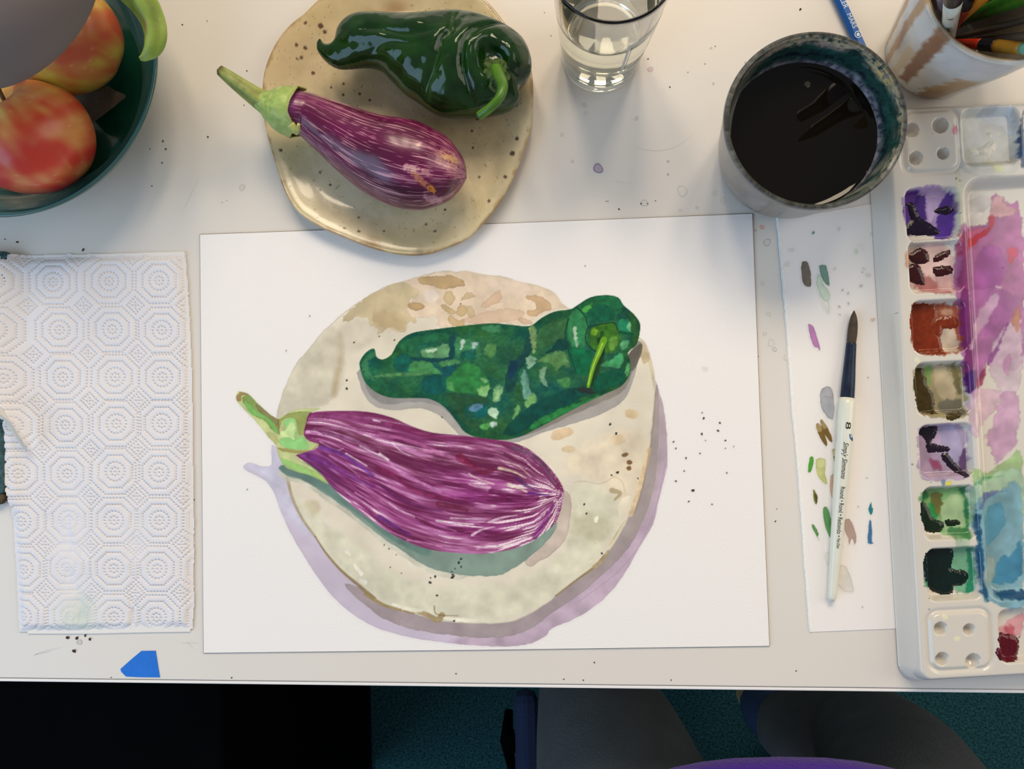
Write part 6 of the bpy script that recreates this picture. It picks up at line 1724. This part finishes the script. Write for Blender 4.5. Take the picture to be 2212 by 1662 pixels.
und = .0016 * (fbm(Xt / 110, Yt / 150, 205, 2) - .5) * 2 + .0007 * (fbm(Xt / 30, Yt / 45, 206, 2) - .5) * 2
wet = np.exp(-(((Xt - 150) / 34) ** 2 + ((Yt - 1180) / 110) ** 2)) + np.exp(-(((Xt - 165) / 44) ** 2 + ((Yt - 1335) / 50) ** 2)) + .6 * np.exp(-(((Xt - 290) / 26) ** 2 + ((Yt - 1175) / 70) ** 2))
und += .0011 * wet * (fbm(Xt / 12, Yt / 26, 207, 2) - .5) * 2
fold = .0012 * ss(6, -6, (Xt - 284) - (1360 - Yt) * .03) * ss(1255, 1280, Yt) * 0
und -= .0012 * np.exp(-(((Xt - 282) - (1300 - Yt) * .02) / 5.0) ** 2) * ss(1255, 1300, Yt)
und += .0030 * np.exp(-(((Xt - 40) - (930 - Yt) * -.35) / 9.0) ** 2) * np.exp(-((Yt - 930) / 45) ** 2)
edge_ = ss(0, -22, tsd)
hT = .0014 + .0030 * edge_ + und * edge_ - .0019 * emb * (1 - .75 * np.clip(wet, 0, 1)) - .0010 * soft + .0105 * ss(70, -20, Xt) * ss(1130, 1060, Yt)
hT = np.maximum(hT, .0012)
cT = np.tile(np.array([219, 217, 219.0]), (Xt.size, 1)).reshape(Xt.shape + (3,))
gs = np.clip(np.exp(-(((Xt - 165) / 40) ** 2 + ((Yt - 1335) / 44) ** 2)) * (.4 + fbm(Xt / 9, Yt / 40, 208, 2)), 0, 1)[..., None] * .55
cT = cT * (1 - gs) + gs * np.array([196, 208, 188])
g2_ = np.clip(np.exp(-(((Xt - 182) / 16) ** 2 + ((Yt - 1310) / 30) ** 2)), 0, 1)[..., None] * .35
cT = cT * (1 - g2_) + g2_ * np.array([182, 196, 194])
g3_ = np.clip(np.exp(-(((Xt - 296) / 18) ** 2 + ((Yt - 1160) / 40) ** 2)), 0, 1)[..., None] * .2
cT = cT * (1 - g3_) + g3_ * np.array([204, 212, 214])
m_towel = mat('paper_towel_fibre', attr=True, rough=.95, spec=.1, bump=(900, .3, .0008))
Vt_ = P(Xt, Yt, np.full(Xt.shape, .005)); Vt_[..., 2] = T + hT
masked('top_ply', Vt_, alb(cT), tsd < 0, m_towel, tw_, flip=True)
# lower layer seen as a slightly shifted ply under the top one
m_towel2 = mat('paper_towel_under', (224, 220, 214), .95, bump=(900, .3, .0008), spec=.1)
lo = np.array([(60, 553), (200, 550), (398, 544), (402, 600), (408, 680), (413, 800), (414, 950), (415, 1100), (415, 1310), (411, 1365), (330, 1366), (200, 1369), (60, 1369)], float)
slab('lower_ply', PXY(lo, .001)[:, :2], T + .0002, T + .0014, m_towel2, tw_)

# turned-over corner of the towel on the left
fl = [(-30, 872, .024), (2, 880, .022), (22, 912, .0215), (44, 948, .0185), (60, 974, .0125), (52, 972, .0120), (28, 938, .0170), (12, 912, .0200), (0, 900, .0205), (-30, 890, .021)]
fv = [P(*p).tolist() for p in fl]; n_ = len(fv)
fv2 = [(a, b, c_ - .0008) for a, b, c_ in fv]
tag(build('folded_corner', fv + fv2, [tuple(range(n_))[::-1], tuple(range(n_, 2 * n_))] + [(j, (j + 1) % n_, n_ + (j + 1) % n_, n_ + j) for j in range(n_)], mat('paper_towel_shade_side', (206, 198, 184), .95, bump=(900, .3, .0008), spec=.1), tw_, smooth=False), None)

# dark cloth pouch tucked under the towel at the left
po_ = empty('cloth_pouch', P(-110, 800, 0)); tag(po_, 'dark teal speckled cloth pouch under the left edge of the paper towel', 'pouch')
m_pouch = mat('dark_teal_cloth', (52, 82, 86), .9, bump=(500, .8, .002), var=(380, .6)); m_pb = mat('brown_binding', (78, 66, 44), .8, bump=(400, .4, .001))
slab('cloth', PXY([(-240, 545), (16, 542), (14, 700), (13, 900), (12, 1050), (8, 1068), (-240, 1100)], .008)[:, :2], T + .001, T + .0095, m_pouch, po_, .003)
slab('binding', PXY([(-240, 1100), (10, 1066), (12, 1076), (2, 1090), (-240, 1125)], .006)[:, :2], T + .001, T + .0075, m_pb, po_, .002)

# ------------------------------------------------------------------ blue tape on the table edge
tpw = [(305, 1407), (336, 1406.5), (339, 1425), (343, 1450), (345.5, 1464), (300, 1463.5), (272, 1462), (262, 1452), (260, 1446), (280, 1428)]
tv = [P(x, y, .0004).tolist() for x, y in tpw]; n_ = len(tv)
tv2 = [(a, b, c_ - .0003) for a, b, c_ in tv]
m_tape = mat('blue_masking_tape', (8, 104, 200), .55, bump=(300, .25, .001), var=(40, .06))
tpe = build('masking_tape', tv + tv2, [tuple(range(n_))[::-1], tuple(range(n_, 2 * n_))] + [(j, (j + 1) % n_, n_ + (j + 1) % n_, n_ + j) for j in range(n_)], m_tape, smooth=False)
tag(tpe, 'torn piece of blue masking tape stuck at the table edge', 'tape')

# ------------------------------------------------------------------ below the table
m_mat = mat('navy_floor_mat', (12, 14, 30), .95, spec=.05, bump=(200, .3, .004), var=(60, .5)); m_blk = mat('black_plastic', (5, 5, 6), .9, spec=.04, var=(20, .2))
a_, b_ = P(560, 1380, -.735), P(800, 1900, -.735)
mt_ = box('floor_mat', (P(400, 1500, -.735)[0], b_[1], .001), (P(800, 1500, -.735)[0], a_[1] + .2, .008), m_mat, None, .002)
tag(mt_, 'dark navy mat on the floor between the black box and the carpet', 'mat')
bx0, bx1 = P(-420, 1560, -.16), P(474, 1560, -.16)
sb = empty('storage_box', ((bx0[0] + bx1[0]) / 2, bx1[1], 0)); tag(sb, 'black storage box in the shade below the table edge', 'box')
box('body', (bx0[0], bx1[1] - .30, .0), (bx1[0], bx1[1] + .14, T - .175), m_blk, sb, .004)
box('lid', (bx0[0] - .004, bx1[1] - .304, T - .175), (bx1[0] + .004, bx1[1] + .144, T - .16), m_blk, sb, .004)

# seated painter: trousers, shoes and the hem of a purple top
m_tr = mat('dark_grey_trousers', (82, 84, 84), .95, bump=(500, .5, .002), var=(30, .12), spec=.15); m_shoe = mat('dark_blue_canvas', (34, 54, 84), .85, bump=(400, .4, .002)); m_sole = mat('beige_rubber', (150, 142, 108), .7); m_sweat = mat('purple_knit', (70, 24, 150), .95, sheen=.1, bump=(500, .6, .002))
pe = empty('person', (float(P(1700, 1800, -.2)[0]), float(P(1700, 1800, -.2)[1]), 0)); tag(pe, 'person in dark grey trousers and purple top sitting at the table', 'person')


def limb(pts):
    q = spline(np.array([(*P(x, y, h), r) for x, y, h, r in pts]), 40)
    return sweep(q[:, :3], q[:, 3], 28, up=(.3, .1, 1))


parts_ = [limb([(1420, 1960, -.17, .095), (1370, 1800, -.20, .092), (1320, 1620, -.27, .080), (1285, 1500, -.36, .066), (1278, 1440, -.43, .062)]), limb([(1278, 1455, -.40, .061), (1276, 1425, -.48, .058), (1290, 1400, -.58, .050), (1300, 1385, -.68, .045)]),
          limb([(1900, 1960, -.17, .095), (1960, 1800, -.20, .090), (1940, 1690, -.26, .078), (1885, 1610, -.33, .064), (1868, 1590, -.36, .058)]), limb([(1872, 1592, -.36, .058), (1800, 1590, -.41, .055), (1730, 1578, -.46, .050), (1690, 1560, -.50, .044)]),
          limb([(1380, 1960, -.16, .10), (1680, 1975, -.14, .12), (1960, 1960, -.16, .10)])]
vv, ff = [], []
for L_ in parts_:
    k = len(vv); ns, nr = L_.shape[:2]
    vv += L_.reshape(-1, 3).tolist()
    ff += [tuple(int(i) + k for i in r) for r in quads(ns, nr, wrap_m=True)]
    ff.append(tuple(range(k, k + nr))); ff.append(tuple(range(k + (ns - 1) * nr, k + ns * nr))[::-1])
ob = build('trousers', vv, ff, m_tr, pe)
rm = ob.modifiers.new('one_surface', 'REMESH'); rm.mode = 'VOXEL'; rm.voxel_size = .008; rm.use_smooth_shade = True
sm_ = ob.modifiers.new('soften', 'SMOOTH'); sm_.iterations = 6; sm_.factor = .6


def shoe(x0, y0, h0, x1, y1, h1, r):
    q = spline(np.array([(*P(x0, y0, h0), r * .85), (*P((x0 + x1) / 2, (y0 + y1) / 2, (h0 + h1) / 2), r), (*P(x1, y1, h1), r * .85)]), 16)
    C = q[:, :3]; R = q[:, 3] * np.sqrt(np.clip(1 - np.abs(np.linspace(-1, 1, 16)) ** 4, .03, 1))
    s_ = tube('shoe', C, R, m_shoe, pe, n=24, flat=.75)
    tube('sole', C - np.array([0, 0, r * .62]), R * .98, m_sole, s_, n=24, flat=.22)


shoe(1302, 1395, -.690, 1316, 1270, -.700, .046)
shoe(1690, 1590, -.505, 1655, 1492, -.60, .046)
tq = P(1680, 1640, -.02)
sw_v = []
for z in np.linspace(-.10, .03, 12):
    off = -1.6 * max(0, -.02 - z) + .10 * min(0, -.02 - z)
    for j in range(64):
        t = 2 * math.pi * j / 64
        c_, s_ = math.cos(t), math.sin(t)
        sw_v.append((tq[0] + .185 * math.copysign(abs(c_) ** .75, c_), tq[1] - .115 + off + .115 * math.copysign(abs(s_) ** .8, s_) + .003 * math.sin(5 * t), T + z))
fs = [tuple(r) for r in quads(12, 64, wrap_m=True)] + [tuple(range(64))[::-1], tuple(range(11 * 64, 12 * 64))]
build('purple_top', sw_v, fs, m_sweat, pe)

# chair under the painter
ch = empty('desk_chair', (float(P(1700, 1800, -.3)[0]), float(P(1700, 1800, -.3)[1]), 0)); tag(ch, 'navy upholstered chair with black side knob under the person', 'chair')
m_nav = mat('navy_upholstery', (34, 48, 78), .95, bump=(450, .5, .002), var=(40, .1))
ca, cb = P(1112, 1760, -.42), P(2160, 1760, -.42)
box('seat', (ca[0], ca[1] - .48, T - .485), (cb[0], ca[1], T - .42), m_nav, ch, .022)
cxm = (ca[0] + cb[0]) / 2; cym = ca[1] - .24
tube('column', [(cxm, cym, .10), (cxm, cym, T - .485)], [.025, .025], m_blk, ch, n=20, up=(0, 1, 0))
for j in range(5):
    t = 2 * math.pi * j / 5 - math.pi / 2
    tube('base_arm', [(cxm, cym, .10), (cxm + .13 * math.cos(t), cym + .13 * math.sin(t), .085), (cxm + .27 * math.cos(t), cym + .27 * math.sin(t), .05)], [.022, .019, .015], m_blk, ch, n=10)
    tube('caster', [(cxm + .27 * math.cos(t) - .012, cym + .27 * math.sin(t), .026), (cxm + .27 * math.cos(t) + .012, cym + .27 * math.sin(t), .026)], [.026, .026], m_blk, ch, n=18)
aa0, aa1 = P(1108, 1500, -.38), P(1160, 1500, -.38)
box('armrest', (aa0[0], aa0[1] - .40, T - .41), (aa1[0], aa0[1], T - .38), m_nav, ch, .012)
box('armrest_post', (aa0[0] + .005, ca[1] - .24, T - .46), (aa1[0] - .005, ca[1] - .10, T - .41), m_blk, ch, .003)
kq = P(1094, 1600, -.40)
tube('side_knob', [(kq[0] + .004, kq[1] + .036, kq[2]), (kq[0], kq[1], kq[2]), (kq[0] + .006, kq[1] - .036, kq[2])], [.005, .008, .005], m_blk, ch, n=16)
box('knob_bracket', (kq[0], kq[1] - .012, T - .405), (aa0[0] + .006, kq[1] + .012, T - .39), m_blk, ch, .002)
